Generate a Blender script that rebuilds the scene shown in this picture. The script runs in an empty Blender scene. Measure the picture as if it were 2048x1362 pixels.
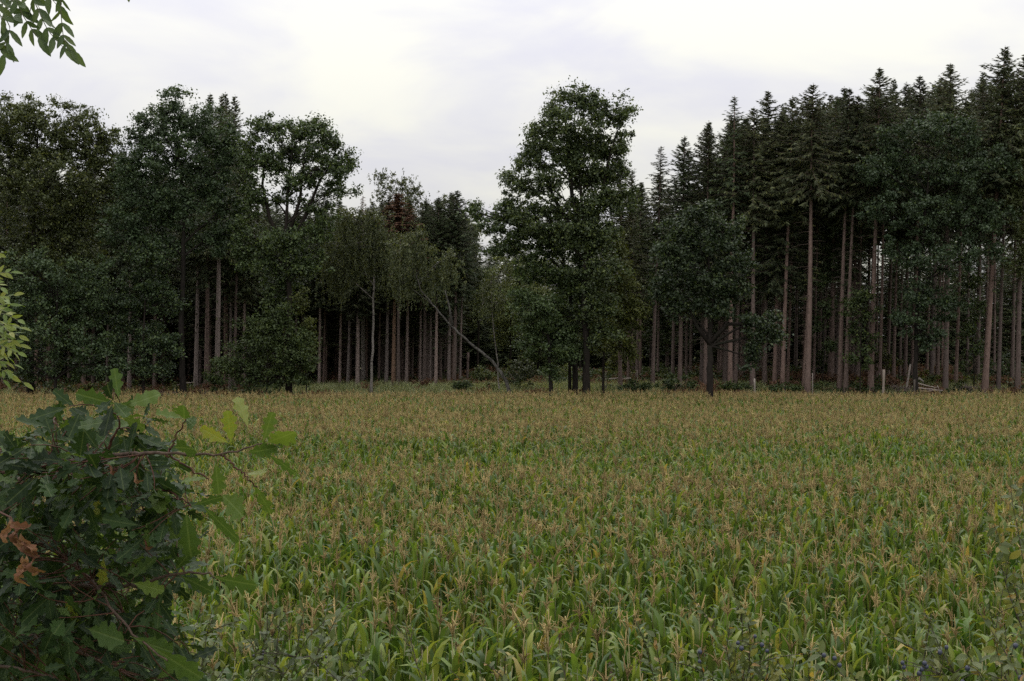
import bpy, math, random
import numpy as np
from mathutils import Vector, Matrix

# ---------------------------------------------------------------- camera, sky, sun, exposure
S = bpy.context.scene
COL = S.collection
CAM_Z = 5.8
FPX = 3300.0                       # focal length in photo pixels (2048 wide)
K = FPX / 2472.0                   # distances below are written for 2472 px and stretched by K
cam_d = bpy.data.cameras.new('camera')
cam_d.sensor_width = 36.0
cam_d.lens = 36.0 * FPX / 2048.0
cam_d.clip_start = 0.05
cam_d.clip_end = 3000.0
cam = bpy.data.objects.new('camera', cam_d)
COL.objects.link(cam)
cam.location = (0, 0, CAM_Z)
cam.rotation_euler = (math.radians(90), 0, 0)
S.camera = cam

SUN_EL, SUN_AZ = math.radians(52), math.radians(-18)     # azimuth from +Y, towards +X positive
sun_d = bpy.data.lights.new('sun', 'SUN')
sun_d.energy = 0.5
sun_d.angle = math.radians(35)
sun_d.color = (1.0, 0.96, 0.9)
sun = bpy.data.objects.new('sun', sun_d)
COL.objects.link(sun)
sd = Vector((math.sin(SUN_AZ) * math.cos(SUN_EL), math.cos(SUN_AZ) * math.cos(SUN_EL), math.sin(SUN_EL)))
sun.rotation_euler = (-sd).to_track_quat('-Z', 'Y').to_euler()
sun.location = (0, 60, 80)

W = bpy.data.worlds.new('World')
S.world = W
W.use_nodes = True
wn, wl = W.node_tree.nodes, W.node_tree.links
for n in list(wn):
    wn.remove(n)
def WN(t, **kw):
    n = wn.new(t)
    for k, v in kw.items():
        setattr(n, k, v)
    return n
def wmath(op, a, b=None, clamp=False):
    n = WN('ShaderNodeMath', operation=op, use_clamp=clamp)
    for i, v in enumerate((a, b)):
        if v is None: continue
        if isinstance(v, (int, float)): n.inputs[i].default_value = v
        else: wl.new(v, n.inputs[i])
    return n.outputs[0]
tc = WN('ShaderNodeTexCoord')
sep = WN('ShaderNodeSeparateXYZ'); wl.new(tc.outputs['Generated'], sep.inputs[0])
zc = wmath('MAXIMUM', sep.outputs[2], 0.0)
den = wmath('ADD', zc, 0.22)
cmb = WN('ShaderNodeCombineXYZ')
wl.new(wmath('DIVIDE', sep.outputs[0], den), cmb.inputs[0])
wl.new(wmath('DIVIDE', sep.outputs[1], den), cmb.inputs[1])
nz1 = WN('ShaderNodeTexNoise'); nz1.inputs['Scale'].default_value = 2.3; nz1.inputs['Detail'].default_value = 5; nz1.inputs['Roughness'].default_value = 0.5; nz1.inputs['Distortion'].default_value = 0.4
mp = WN('ShaderNodeMapping'); mp.inputs['Scale'].default_value = (0.95, 0.95, 1); mp.inputs['Location'].default_value = (3.1, 0.6, 0); mp.inputs['Rotation'].default_value = (0, 0, math.radians(10))
wl.new(cmb.outputs[0], mp.inputs[0]); wl.new(mp.outputs[0], nz1.inputs['Vector'])
rp = WN('ShaderNodeMapRange', interpolation_type='SMOOTHSTEP'); rp.inputs[1].default_value = 0.34; rp.inputs[2].default_value = 0.66
wl.new(nz1.outputs['Fac'], rp.inputs[0])
mixc = WN('ShaderNodeMix', data_type='RGBA')
mixc.inputs[6].default_value = (0.955, 0.945, 1.03, 1)
mixc.inputs[7].default_value = (1.20, 1.18, 1.06, 1)
wl.new(rp.outputs[0], mixc.inputs[0])
lum = wmath('MINIMUM', wmath('ADD', wmath('MULTIPLY', zc, 2.0), 0.545), 2.0)     # overcast: brighter towards the zenith
lum = wmath('MULTIPLY', lum, 10.0)
sca = WN('ShaderNodeVectorMath', operation='SCALE')
wl.new(mixc.outputs[2], sca.inputs[0]); wl.new(lum, sca.inputs['Scale'])
sky = WN('ShaderNodeTexSky', sky_type='NISHITA')
sky.sun_disc = False
sky.sun_elevation = SUN_EL
sky.sun_rotation = SUN_AZ
mixs = WN('ShaderNodeMix', data_type='RGBA'); mixs.inputs[0].default_value = 0.93
wl.new(sky.outputs[0], mixs.inputs[6]); wl.new(sca.outputs[0], mixs.inputs[7])
bgn = WN('ShaderNodeBackground'); bgn.inputs['Strength'].default_value = 0.1
wl.new(mixs.outputs[2], bgn.inputs['Color'])
wo = WN('ShaderNodeOutputWorld'); wl.new(bgn.outputs[0], wo.inputs['Surface'])

S.view_settings.view_transform = 'Standard'
S.view_settings.look = 'None'
S.view_settings.exposure = 0.0
S.view_settings.gamma = 1.0
S.view_settings.use_curve_mapping = False
S.render.engine = 'CYCLES'
S.cycles.max_bounces = 5
S.cycles.diffuse_bounces = 3
S.cycles.glossy_bounces = 2
S.cycles.transmission_bounces = 3
S.cycles.transparent_max_bounces = 4
S.cycles.caustics_reflective = False
S.cycles.caustics_refractive = False
S.cycles.use_denoising = False

# ---------------------------------------------------------------- helpers
rng = np.random.default_rng(7)
def P(px, py, Y):
    Y = Y * K
    return np.array([(px - 1024.0) / FPX * Y, Y, CAM_Z + (681.0 - py) / FPX * Y])
def sstep(a, b, x):
    t = np.clip((np.asarray(x, float) - a) / (b - a), 0, 1)
    return t * t * (3 - 2 * t)
def gz(x, y):
    x = np.asarray(x, float); y = np.asarray(y, float) / K
    bank = 4.15 * (1 - sstep(1.5, 9.0, y))
    rise = (1.15 + 0.55 * sstep(-26, -12, x)) * sstep(91, 101, y)
    hump = 0.10 * np.sin(x * 0.31 + 1.0) * np.cos(y * 0.23) + 0.06 * np.sin(x * 0.83 + y * 0.6)
    far = 0.9 * sstep(106, 150, y) * sstep(4, 18, x)
    return bank + rise + far + hump * sstep(91, 100, y) + 0.02 * np.sin(x * 1.7) * np.sin(y * 1.1)
def nrm(v):
    v = np.asarray(v, float)
    return v / np.maximum(np.linalg.norm(v, axis=-1, keepdims=True), 1e-9)

def mesh_from(name, V, F, mat=None, tint=None, smooth=False, luv=None):
    """V (n,3); F (m,k) array or list of such arrays; one mesh."""
    Fs = F if isinstance(F, list) else [F]
    Fs = [np.asarray(f, dtype=np.int32) for f in Fs if len(f)]
    me = bpy.data.meshes.new(name)
    V = np.asarray(V, dtype=np.float32)
    nl = sum(f.size for f in Fs); nf = sum(len(f) for f in Fs)
    me.vertices.add(len(V)); me.vertices.foreach_set('co', V.ravel())
    me.loops.add(nl); me.polygons.add(nf)
    me.loops.foreach_set('vertex_index', np.concatenate([f.ravel() for f in Fs]))
    tot = np.concatenate([np.full(len(f), f.shape[1], np.int32) for f in Fs])
    st = np.concatenate([[0], np.cumsum(tot)[:-1]]).astype(np.int32)
    me.polygons.foreach_set('loop_start', st)
    try: me.polygons.foreach_set('loop_total', tot)
    except Exception: pass
    if tint is not None:
        a = me.attributes.new('tint', 'FLOAT', 'FACE'); a.data.foreach_set('value', np.asarray(tint, np.float32))
    if luv is not None:
        a = me.attributes.new('luv', 'FLOAT_VECTOR', 'POINT'); a.data.foreach_set('vector', np.asarray(luv, np.float32).ravel())
    me.update(calc_edges=True)
    if smooth:
        me.polygons.foreach_set('use_smooth', np.ones(nf, bool))
    if mat: me.materials.append(mat)
    return me
def obj(name, data, parent=None, loc=None, link=True):
    o = bpy.data.objects.new(name, data)
    if link: COL.objects.link(o)
    if parent is not None: o.parent = parent
    if loc is not None: o.location = loc
    return o
def tag(o, label=None, cat=None, group=None, kind=None):
    if label: o['label'] = label
    if cat: o['category'] = cat
    if group: o['group'] = group
    if kind: o['kind'] = kind
    return o
def thing(name, label, cat, loc=(0, 0, 0), group=None):
    o = obj(name, None, loc=loc); o.empty_display_size = 0.2
    return tag(o, label, cat, group)

class MB:
    """collects tubes and polygons into one mesh"""
    def __init__(s): s.V = []; s.Q = []; s.T = []; s.n = 0
    def tube(s, pts, rad, sides=5, cap=True):
        pts = np.asarray(pts, float); k = len(pts)
        rad = np.broadcast_to(np.asarray(rad, float), (k,))
        t = nrm(np.gradient(pts, axis=0))
        ref = np.array([0, 0, 1.0]) if abs(t[0, 2]) < 0.8 else np.array([1.0, 0, 0])
        a = nrm(np.cross(t, ref)); b = np.cross(t, a)
        ang = np.arange(sides) / sides * 2 * math.pi
        ring = pts[:, None] + rad[:, None, None] * (np.cos(ang)[None, :, None] * a[:, None] + np.sin(ang)[None, :, None] * b[:, None])
        base = s.n
        s.V.append(ring.reshape(-1, 3)); s.n += k * sides
        i = np.arange(k - 1)[:, None] * sides; j = np.arange(sides)[None]; j2 = (j + 1) % sides
        s.Q.append((base + np.stack([i + j, i + j2, i + sides + j2, i + sides + j], -1)).reshape(-1, 4))
        if cap:
            for e, idx in ((0, pts[0]), (k - 1, pts[-1])):
                s.V.append(idx[None]); c = s.n; s.n += 1
                r = base + e * sides + np.arange(sides); r2 = np.roll(r, -1)
                tri = np.stack([np.full(sides, c), r2, r] if e == 0 else [np.full(sides, c), r, r2], -1)
                s.T.append(tri)
    def add(s, V, F):
        F = np.asarray(F) + s.n
        s.V.append(np.asarray(V, float)); s.n += len(V)
        (s.Q if F.shape[1] == 4 else s.T).append(F)
    def mesh(s, name, mat, smooth=True):
        F = []
        if s.Q: F.append(np.concatenate(s.Q))
        if s.T: F.append(np.concatenate(s.T))
        return mesh_from(name, np.concatenate(s.V), F, mat, smooth=smooth)

def leaf_quads(c, u, n, L, Wd, mid=0.5):
    """diamond leaves: centre c, axis u, normal n -> V,F"""
    u = nrm(u); s = nrm(np.cross(n, u)); N = len(c)
    L = np.broadcast_to(L, (N,))[:, None]; Wd = np.broadcast_to(Wd, (N,))[:, None]
    b = c - u * L * 0.5
    V = np.stack([b, b + u * L * mid + s * Wd * 0.5, c + u * L * 0.5, b + u * L * (mid - 0.06) - s * Wd * 0.5], 1).reshape(-1, 3)
    return V, np.arange(N * 4).reshape(N, 4)

# ---------------------------------------------------------------- materials
def new_mat(name):
    m = bpy.data.materials.new(name); m.use_nodes = True
    nt = m.node_tree
    for n in list(nt.nodes): nt.nodes.remove(n)
    out = nt.nodes.new('ShaderNodeOutputMaterial')
    return m, nt, out
def ramp(nt, fac, cols):
    r = nt.nodes.new('ShaderNodeValToRGB')
    el = r.color_ramp.elements
    for i, (p, c) in enumerate(cols):
        e = el[i] if i < 2 else el.new(p)
        e.position = p; e.color = (*c, 1)
    nt.links.new(fac, r.inputs[0])
    return r.outputs[0]
def nmath(nt, op, a, b=None, clamp=False):
    n = nt.nodes.new('ShaderNodeMath'); n.operation = op; n.use_clamp = clamp
    for i, v in enumerate((a, b)):
        if v is None: continue
        if isinstance(v, (int, float)): n.inputs[i].default_value = v
        else: nt.links.new(v, n.inputs[i])
    return n.outputs[0]
def noise(nt, scale, vec=None, detail=3, rough=0.55):
    n = nt.nodes.new('ShaderNodeTexNoise')
    n.inputs['Scale'].default_value = scale; n.inputs['Detail'].default_value = detail; n.inputs['Roughness'].default_value = rough
    if vec is not None: nt.links.new(vec, n.inputs['Vector'])
    return n.outputs['Fac']
def objco(nt, scale=(1, 1, 1)):
    t = nt.nodes.new('ShaderNodeTexCoord'); m = nt.nodes.new('ShaderNodeMapping'); m.inputs['Scale'].default_value = scale
    nt.links.new(t.outputs['Object'], m.inputs[0]); return m.outputs[0]
def mixrgb(nt, fac, a, b):
    m = nt.nodes.new('ShaderNodeMix'); m.data_type = 'RGBA'
    for i, v in ((0, fac), (6, a), (7, b)):
        if isinstance(v, (int, float)): m.inputs[i].default_value = v
        elif isinstance(v, tuple): m.inputs[i].default_value = (*v, 1)
        else: nt.links.new(v, m.inputs[i])
    return m.outputs[2]
def leaf_mat(name, cols, rough=0.55, spec=0.35, trans=0.25, tcol=1.5, detail=None, blot=None, glob=0.0, var=0.0, hue=(0.472, 0.05)):
    """foliage: per-leaf tint, translucency; detail = leaf with veins ('luv')"""
    m, nt, out = new_mat(name)
    at = nt.nodes.new('ShaderNodeAttribute'); at.attribute_name = 'tint'
    oi = nt.nodes.new('ShaderNodeObjectInfo')
    if glob:     # large scale drift over the plant plus leaf to leaf
        f = nmath(nt, 'FRACT', nmath(nt, 'ADD', at.outputs['Fac'], nmath(nt, 'MULTIPLY', oi.outputs['Random'], glob)))
    else:
        f = nmath(nt, 'FRACT', nmath(nt, 'ADD', at.outputs['Fac'], oi.outputs['Random']))
    col = ramp(nt, f, cols)
    if var:      # plants differ from one another
        hs = nt.nodes.new('ShaderNodeHueSaturation')
        nt.links.new(nmath(nt, 'ADD', nmath(nt, 'MULTIPLY', oi.outputs['Random'], 2 * var), 1 - var), hs.inputs['Value'])
        hv = nmath(nt, 'FRACT', nmath(nt, 'MULTIPLY', oi.outputs['Random'], 7.31))
        nt.links.new(nmath(nt, 'ADD', nmath(nt, 'MULTIPLY', hv, hue[1]), hue[0]), hs.inputs['Hue'])
        nt.links.new(col, hs.inputs['Color']); col = hs.outputs[0]
    bump = None
    if detail:
        lu = nt.nodes.new('ShaderNodeAttribute'); lu.attribute_name = 'luv'
        sp = nt.nodes.new('ShaderNodeSeparateXYZ'); nt.links.new(lu.outputs['Vector'], sp.inputs[0])
        au = nmath(nt, 'ABSOLUTE', sp.outputs[0])
        ph = nmath(nt, 'SUBTRACT', nmath(nt, 'MULTIPLY', sp.outputs[1], detail), nmath(nt, 'MULTIPLY', au, 1.6))
        sw = nmath(nt, 'ABSOLUTE', nmath(nt, 'SUBTRACT', nmath(nt, 'FRACT', ph), 0.5))
        lat = nmath(nt, 'MULTIPLY', nmath(nt, 'SUBTRACT', 0.10, sw), 7.0, clamp=True)
        rib = nmath(nt, 'MULTIPLY', nmath(nt, 'SUBTRACT', 0.09, au), 12.0, clamp=True)
        v = nmath(nt, 'MAXIMUM', nmath(nt, 'MULTIPLY', lat, 0.35), nmath(nt, 'MULTIPLY', rib, 0.8))
        light = mixrgb(nt, 0.4, col, (0.22, 0.27, 0.11))
        col = mixrgb(nt, nmath(nt, 'MULTIPLY', v, 0.55), col, light)
        bn = nt.nodes.new('ShaderNodeBump'); bn.inputs['Strength'].default_value = 0.35; bn.inputs['Distance'].default_value = 0.004
        nt.links.new(nmath(nt, 'SUBTRACT', noise(nt, 60, objco(nt)), v), bn.inputs['Height']); bump = bn.outputs[0]
    if blot:
        nf = noise(nt, blot[0], objco(nt), 4, 0.6)
        k = nmath(nt, 'MULTIPLY', nmath(nt, 'SUBTRACT', nf, blot[1]), 14.0, clamp=True)
        col = mixrgb(nt, nmath(nt, 'MULTIPLY', k, blot[3]), col, blot[2])
    pb = nt.nodes.new('ShaderNodeBsdfPrincipled')
    pb.inputs['Roughness'].default_value = rough
    pb.inputs['Specular IOR Level'].default_value = spec
    nt.links.new(col, pb.inputs['Base Color'])
    if bump is not None: nt.links.new(bump, pb.inputs['Normal'])
    tr = nt.nodes.new('ShaderNodeBsdfTranslucent')
    br = nt.nodes.new('ShaderNodeVectorMath'); br.operation = 'MULTIPLY'; br.inputs[1].default_value = (tcol * 1.05, tcol, tcol * 0.45)
    nt.links.new(col, br.inputs[0]); nt.links.new(br.outputs[0], tr.inputs['Color'])
    mx = nt.nodes.new('ShaderNodeMixShader'); mx.inputs[0].default_value = trans
    nt.links.new(pb.outputs[0], mx.inputs[1]); nt.links.new(tr.outputs[0], mx.inputs[2])
    nt.links.new(mx.outputs[0], out.inputs['Surface'])
    return m
def bark_mat(name, dark, light, scale=(6, 6, 1.2), moss=None, bump=0.6, rough=0.9, spots=None, spec=0.12):
    m, nt, out = new_mat(name)
    co = objco(nt, scale)
    f = noise(nt, 2.2, co, 6, 0.65)
    col = ramp(nt, f, [(0.3, dark), (0.72, light)])
    oi = nt.nodes.new('ShaderNodeObjectInfo')
    hs = nt.nodes.new('ShaderNodeHueSaturation')
    nt.links.new(nmath(nt, 'ADD', nmath(nt, 'MULTIPLY', oi.outputs['Random'], 0.5), 0.75), hs.inputs['Value'])
    nt.links.new(nmath(nt, 'ADD', nmath(nt, 'MULTIPLY', oi.outputs['Random'], 0.4), 0.75), hs.inputs['Saturation'])
    nt.links.new(col, hs.inputs['Color']); col = hs.outputs[0]
    if moss:
        mf = noise(nt, 0.9, objco(nt, (1, 1, 0.5)), 4)
        col = mixrgb(nt, nmath(nt, 'MULTIPLY', nmath(nt, 'SUBTRACT', mf, 0.5), 4.0, clamp=True), col, moss)
    if spots:
        sf = noise(nt, 1.0, objco(nt, (1.5, 1.5, 9)), 4, 0.7)
        col = mixrgb(nt, nmath(nt, 'MULTIPLY', nmath(nt, 'SUBTRACT', sf, 0.54), 14.0, clamp=True), col, spots)
    pb = nt.nodes.new('ShaderNodeBsdfPrincipled'); pb.inputs['Roughness'].default_value = rough; pb.inputs['Specular IOR Level'].default_value = spec
    nt.links.new(col, pb.inputs['Base Color'])
    bn = nt.nodes.new('ShaderNodeBump'); bn.inputs['Strength'].default_value = bump; bn.inputs['Distance'].default_value = 0.03
    nt.links.new(f, bn.inputs['Height']); nt.links.new(bn.outputs[0], pb.inputs['Normal'])
    nt.links.new(pb.outputs[0], out.inputs['Surface'])
    return m
def sc(c, k): return tuple(x * k for x in c)
def greens(c, spread=0.45, yellow=0.0):
    a = np.array(c)
    return [(0.0, tuple(a * (1 - spread))), (0.45, tuple(a)), (0.8, tuple(a * np.array([1 + spread * 1.1, 1 + spread, 1 + spread * 0.6]))), (1.0, tuple(a * np.array([1.9, 1.65, 0.9])))]

M = {}
M['oak_crown'] = leaf_mat('oak_crown_leaves', greens((0.045, 0.070, 0.028)), 0.5, 0.35, 0.22)
M['oak_blue'] = leaf_mat('bluish_oak_leaves', greens((0.038, 0.062, 0.029)), 0.5, 0.35, 0.2)
M['oak_olive'] = leaf_mat('olive_oak_leaves', greens((0.060, 0.076, 0.027)), 0.5, 0.35, 0.22)
M['lone_crown'] = leaf_mat('lone_oak_leaves', greens((0.029, 0.046, 0.021)), 0.5, 0.3, 0.18)
M['gap_crown'] = leaf_mat('pale_gap_leaves', greens((0.105, 0.13, 0.06)), 0.55, 0.3, 0.3)
M['mid_crown'] = leaf_mat('central_oak_leaves', greens((0.055, 0.079, 0.033)), 0.5, 0.4, 0.25)
M['shrub_leaf'] = leaf_mat('understorey_leaves', greens((0.036, 0.054, 0.020)), 0.55, 0.3, 0.22)
M['yellow_crown'] = leaf_mat('yellow_green_leaves', greens((0.062, 0.075, 0.020)), 0.55, 0.3, 0.25)
M['birch_leaf'] = leaf_mat('birch_leaves', greens((0.060, 0.074, 0.034)), 0.5, 0.4, 0.25)
M['spruce_needle'] = leaf_mat('spruce_needles', greens((0.046, 0.060, 0.031)), 0.65, 0.2, 0.08, var=0.38)
M['spruce_pale'] = leaf_mat('paler_spruce_needles', greens((0.042, 0.053, 0.023)), 0.65, 0.2, 0.10, var=0.3)
M['dead_needle'] = leaf_mat('dead_rust_needles', [(0, (0.085, 0.05, 0.035)), (0.5, (0.13, 0.075, 0.053)), (1, (0.175, 0.105, 0.076))], 0.8, 0.1, 0.1)
M['bracken'] = leaf_mat('brown_bracken', [(0.0, (0.07, 0.040, 0.028)), (1.0, (0.15, 0.088, 0.06))], 0.8, 0.1, 0.2)
M['spruce_bark'] = bark_mat('spruce_bark', (0.068, 0.048, 0.042), (0.205, 0.15, 0.132), (5, 5, 1.5))
M['pale_spruce_bark'] = bark_mat('pale_spruce_bark', (0.12, 0.093, 0.085), (0.32, 0.255, 0.235), (5, 5, 1.5))
M['dead_twig'] = bark_mat('dry_spruce_twigs', (0.055, 0.042, 0.036), (0.14, 0.108, 0.092), (8, 8, 8))
M['orange_bark'] = bark_mat('flaking_orange_bark', (0.13, 0.08, 0.055), (0.30, 0.195, 0.14), (5, 5, 1.0))
M['grey_bark'] = bark_mat('bare_grey_wood', (0.16, 0.135, 0.12), (0.36, 0.31, 0.28), (6, 6, 0.8))
M['oak_bark'] = bark_mat('oak_bark', (0.012, 0.010, 0.009), (0.036, 0.030, 0.026), (5, 5, 0.8), moss=(0.014, 0.017, 0.011), spec=0.03)
M['birch_bark'] = bark_mat('birch_bark', (0.08, 0.073, 0.068), (0.22, 0.20, 0.185), (4, 4, 2), spots=(0.05, 0.045, 0.04))
M['birch_dark'] = bark_mat('dark_birch_bark', (0.03, 0.027, 0.024), (0.155, 0.145, 0.13), (4, 4, 2), spots=(0.03, 0.028, 0.025))
M['post_wood'] = bark_mat('weathered_post_wood', (0.11, 0.09, 0.08), (0.27, 0.23, 0.20), (12, 12, 0.8))
M['dark_post'] = bark_mat('dark_post_wood', (0.04, 0.035, 0.03), (0.10, 0.085, 0.075), (12, 12, 0.8))
M['pale_wood'] = bark_mat('pale_split_wood', (0.18, 0.15, 0.13), (0.36, 0.31, 0.27), (2, 8, 8))
M['brush_wood'] = bark_mat('dry_brushwood', (0.10, 0.075, 0.062), (0.24, 0.18, 0.155), (5, 5, 5))
M['twig_bark'] = bark_mat('oak_twig_bark', (0.045, 0.028, 0.02), (0.13, 0.075, 0.05), (40, 40, 12), bump=0.3, rough=0.7)
M['red_twig'] = bark_mat('reddish_young_twig', (0.035, 0.018, 0.014), (0.075, 0.035, 0.025), (40, 40, 12), bump=0.2, rough=0.6)
M['ash_twig'] = bark_mat('ash_twig_bark', (0.07, 0.075, 0.045), (0.16, 0.16, 0.10), (40, 40, 12), bump=0.2, rough=0.7)
M['thorn_bark'] = bark_mat('blackthorn_bark', (0.035, 0.028, 0.024), (0.10, 0.082, 0.07), (40, 40, 12), bump=0.3, rough=0.8)
M['corn_leaf'] = leaf_mat('corn_leaves', [(0.0, (0.035, 0.080, 0.014)), (0.35, (0.060, 0.115, 0.022)), (0.7, (0.092, 0.155, 0.028)), (0.97, (0.155, 0.20, 0.038)), (1.0, (0.30, 0.24, 0.07))], 0.45, 0.42, 0.36, 1.6, var=0.22, hue=(0.468, 0.036))
M['corn_stalk'] = leaf_mat('corn_stalks', [(0.0, (0.10, 0.12, 0.045)), (1.0, (0.22, 0.19, 0.085))], 0.6, 0.3, 0.0)
M['corn_tassel'] = leaf_mat('corn_tassels', [(0.0, (0.235, 0.168, 0.080)), (0.5, (0.36, 0.27, 0.130)), (1.0, (0.46, 0.365, 0.182))], 0.8, 0.1, 0.3, 1.2, var=0.18, hue=(0.5, 0.012))
M['oak_leaf'] = leaf_mat('oak_leaf', [(0.0, (0.010, 0.021, 0.009)), (0.5, (0.018, 0.037, 0.012)), (0.85, (0.028, 0.054, 0.015)), (1.0, (0.055, 0.092, 0.020))], 0.5, 0.14, 0.26, 1.7, detail=7, blot=(55, 0.72, (0.14, 0.06, 0.025), 0.7))  # inner leaves: albedo lowered, the bush's deep shade is put into the colour
M['oak_leaf_lit'] = leaf_mat('lit_tone_oak_leaf', [(0.0, (0.030, 0.056, 0.017)), (0.6, (0.048, 0.084, 0.020)), (1.0, (0.085, 0.125, 0.024))], 0.5, 0.2, 0.32, 1.8, detail=7, blot=(55, 0.70, (0.14, 0.06, 0.025), 0.7))  # lighter copy of the oak leaf for the tips, light painted into its colour
M['oak_leaf_yellow'] = leaf_mat('yellowing_oak_leaf', [(0.0, (0.11, 0.15, 0.024)), (1.0, (0.17, 0.19, 0.028))], 0.45, 0.4, 0.35, 1.7, detail=7, blot=(38, 0.60, (0.32, 0.11, 0.02), 0.9))
M['dead_leaf'] = leaf_mat('dry_brown_oak_leaf', [(0.0, (0.085, 0.035, 0.021)), (0.5, (0.15, 0.068, 0.041)), (1.0, (0.24, 0.125, 0.078))], 0.7, 0.2, 0.2, 1.2, detail=7)
M['ash_leaf'] = leaf_mat('ash_leaflet', [(0.0, (0.035, 0.065, 0.020)), (0.6, (0.055, 0.09, 0.026)), (1.0, (0.075, 0.11, 0.03))], 0.45, 0.45, 0.28, 1.6, detail=9)
M['sapling_leaf'] = leaf_mat('young_ash_leaflet', [(0.0, (0.07, 0.115, 0.022)), (0.6, (0.115, 0.165, 0.03)), (1.0, (0.19, 0.20, 0.045))], 0.5, 0.35, 0.35, 1.6, detail=9)
M['privet_leaf'] = leaf_mat('small_hedge_leaf', [(0.0, (0.045, 0.065, 0.026)), (0.6, (0.075, 0.10, 0.036)), (1.0, (0.13, 0.15, 0.045))], 0.5, 0.4, 0.25, 1.5, detail=5)
M['sloe_leaf'] = leaf_mat('blackthorn_leaf', [(0.0, (0.055, 0.075, 0.028)), (0.55, (0.09, 0.115, 0.036)), (0.9, (0.16, 0.16, 0.04)), (1.0, (0.26, 0.14, 0.05))], 0.5, 0.4, 0.28, 1.5, detail=5, blot=(90, 0.68, (0.2, 0.09, 0.03), 0.7))
M['grass_blade'] = leaf_mat('meadow_grass', [(0.0, (0.15, 0.185, 0.078)), (0.5, (0.22, 0.245, 0.125)), (1.0, (0.31, 0.30, 0.18))], 0.7, 0.2, 0.25)
M['sorrel'] = leaf_mat('reddish_seed_heads', [(0.0, (0.10, 0.055, 0.036)), (1.0, (0.17, 0.09, 0.055))], 0.8, 0.15, 0.15)
def berry_mat(name, deep, bloom):
    m, nt, out = new_mat(name)
    f = noise(nt, 90, objco(nt), 3)
    col = ramp(nt, f, [(0.35, deep), (0.65, bloom)])
    pb = nt.nodes.new('ShaderNodeBsdfPrincipled'); pb.inputs['Roughness'].default_value = 0.45
    nt.links.new(col, pb.inputs['Base Color']); nt.links.new(pb.outputs[0], out.inputs['Surface']); return m
M['sloe'] = berry_mat('sloe_skin', (0.010, 0.011, 0.028), (0.022, 0.027, 0.058))
M['black_berry'] = berry_mat('black_berry_skin', (0.008, 0.008, 0.014), (0.02, 0.02, 0.03))

def ground_material():
    m, nt, out = new_mat('soil_and_forest_floor')
    geo = nt.nodes.new('ShaderNodeNewGeometry')
    sp = nt.nodes.new('ShaderNodeSeparateXYZ'); nt.links.new(geo.outputs['Position'], sp.inputs[0])
    f1 = noise(nt, 0.35, geo.outputs['Position'], 5); f2 = noise(nt, 6.0, geo.outputs['Position'], 5, 0.7)
    soil = ramp(nt, f2, [(0.3, (0.06, 0.045, 0.032)), (0.7, (0.13, 0.10, 0.07))])
    litter = ramp(nt, f2, [(0.3, (0.075, 0.045, 0.032)), (0.7, (0.17, 0.105, 0.075))])
    grass = ramp(nt, f2, [(0.3, (0.11, 0.13, 0.05)), (0.7, (0.20, 0.22, 0.10))])
    gmask = nmath(nt, 'MULTIPLY', nmath(nt, 'SUBTRACT', f1, 0.42), 8.0, clamp=True)
    floor = mixrgb(nt, gmask, litter, grass)
    far = nmath(nt, 'MULTIPLY', nmath(nt, 'SUBTRACT', sp.outputs[1], 91.0 * K), 0.6, clamp=True)
    col = mixrgb(nt, far, soil, floor)
    near = nmath(nt, 'MULTIPLY', nmath(nt, 'SUBTRACT', 10.0 * K, sp.outputs[1]), 0.5, clamp=True)
    col = mixrgb(nt, near, col, grass)
    pb = nt.nodes.new('ShaderNodeBsdfPrincipled'); pb.inputs['Roughness'].default_value = 1.0; pb.inputs['Specular IOR Level'].default_value = 0.05
    nt.links.new(col, pb.inputs['Base Color'])
    bn = nt.nodes.new('ShaderNodeBump'); bn.inputs['Strength'].default_value = 0.8; bn.inputs['Distance'].default_value = 0.1
    nt.links.new(f2, bn.inputs['Height']); nt.links.new(bn.outputs[0], pb.inputs['Normal'])
    nt.links.new(pb.outputs[0], out.inputs['Surface']); return m
M['ground'] = ground_material()

# ---------------------------------------------------------------- ground
def build_ground():
    xs = np.concatenate([[-1500, -600, -250, -120, -80], np.arange(-60, 61, 1.5), [80, 120, 250, 600, 1500]])
    ys = np.concatenate([[-1200, -400, -100, -30, -10, -4, -1, 0.5], np.arange(1.5, 10, 0.5), np.arange(10, 90, 4.0), np.arange(90, 115, 1.0), np.arange(116, 170, 3.0), [180, 220, 300, 500, 900, 1800]])
    X, Yg = np.meshgrid(xs, ys * K); Z = gz(X, Yg)
    V = np.stack([X, Yg, Z], -1).reshape(-1, 3)
    nx, ny = len(xs), len(ys)
    i = np.arange(ny - 1)[:, None] * nx + np.arange(nx - 1)[None]
    F = np.stack([i, i + 1, i + nx + 1, i + nx], -1).reshape(-1, 4)
    o = obj('ground', mesh_from('ground', V, F, M['ground'], smooth=True))
    tag(o, 'brown field soil rising gently to the leaf littered forest floor', 'ground', kind='structure')
build_ground()

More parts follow.
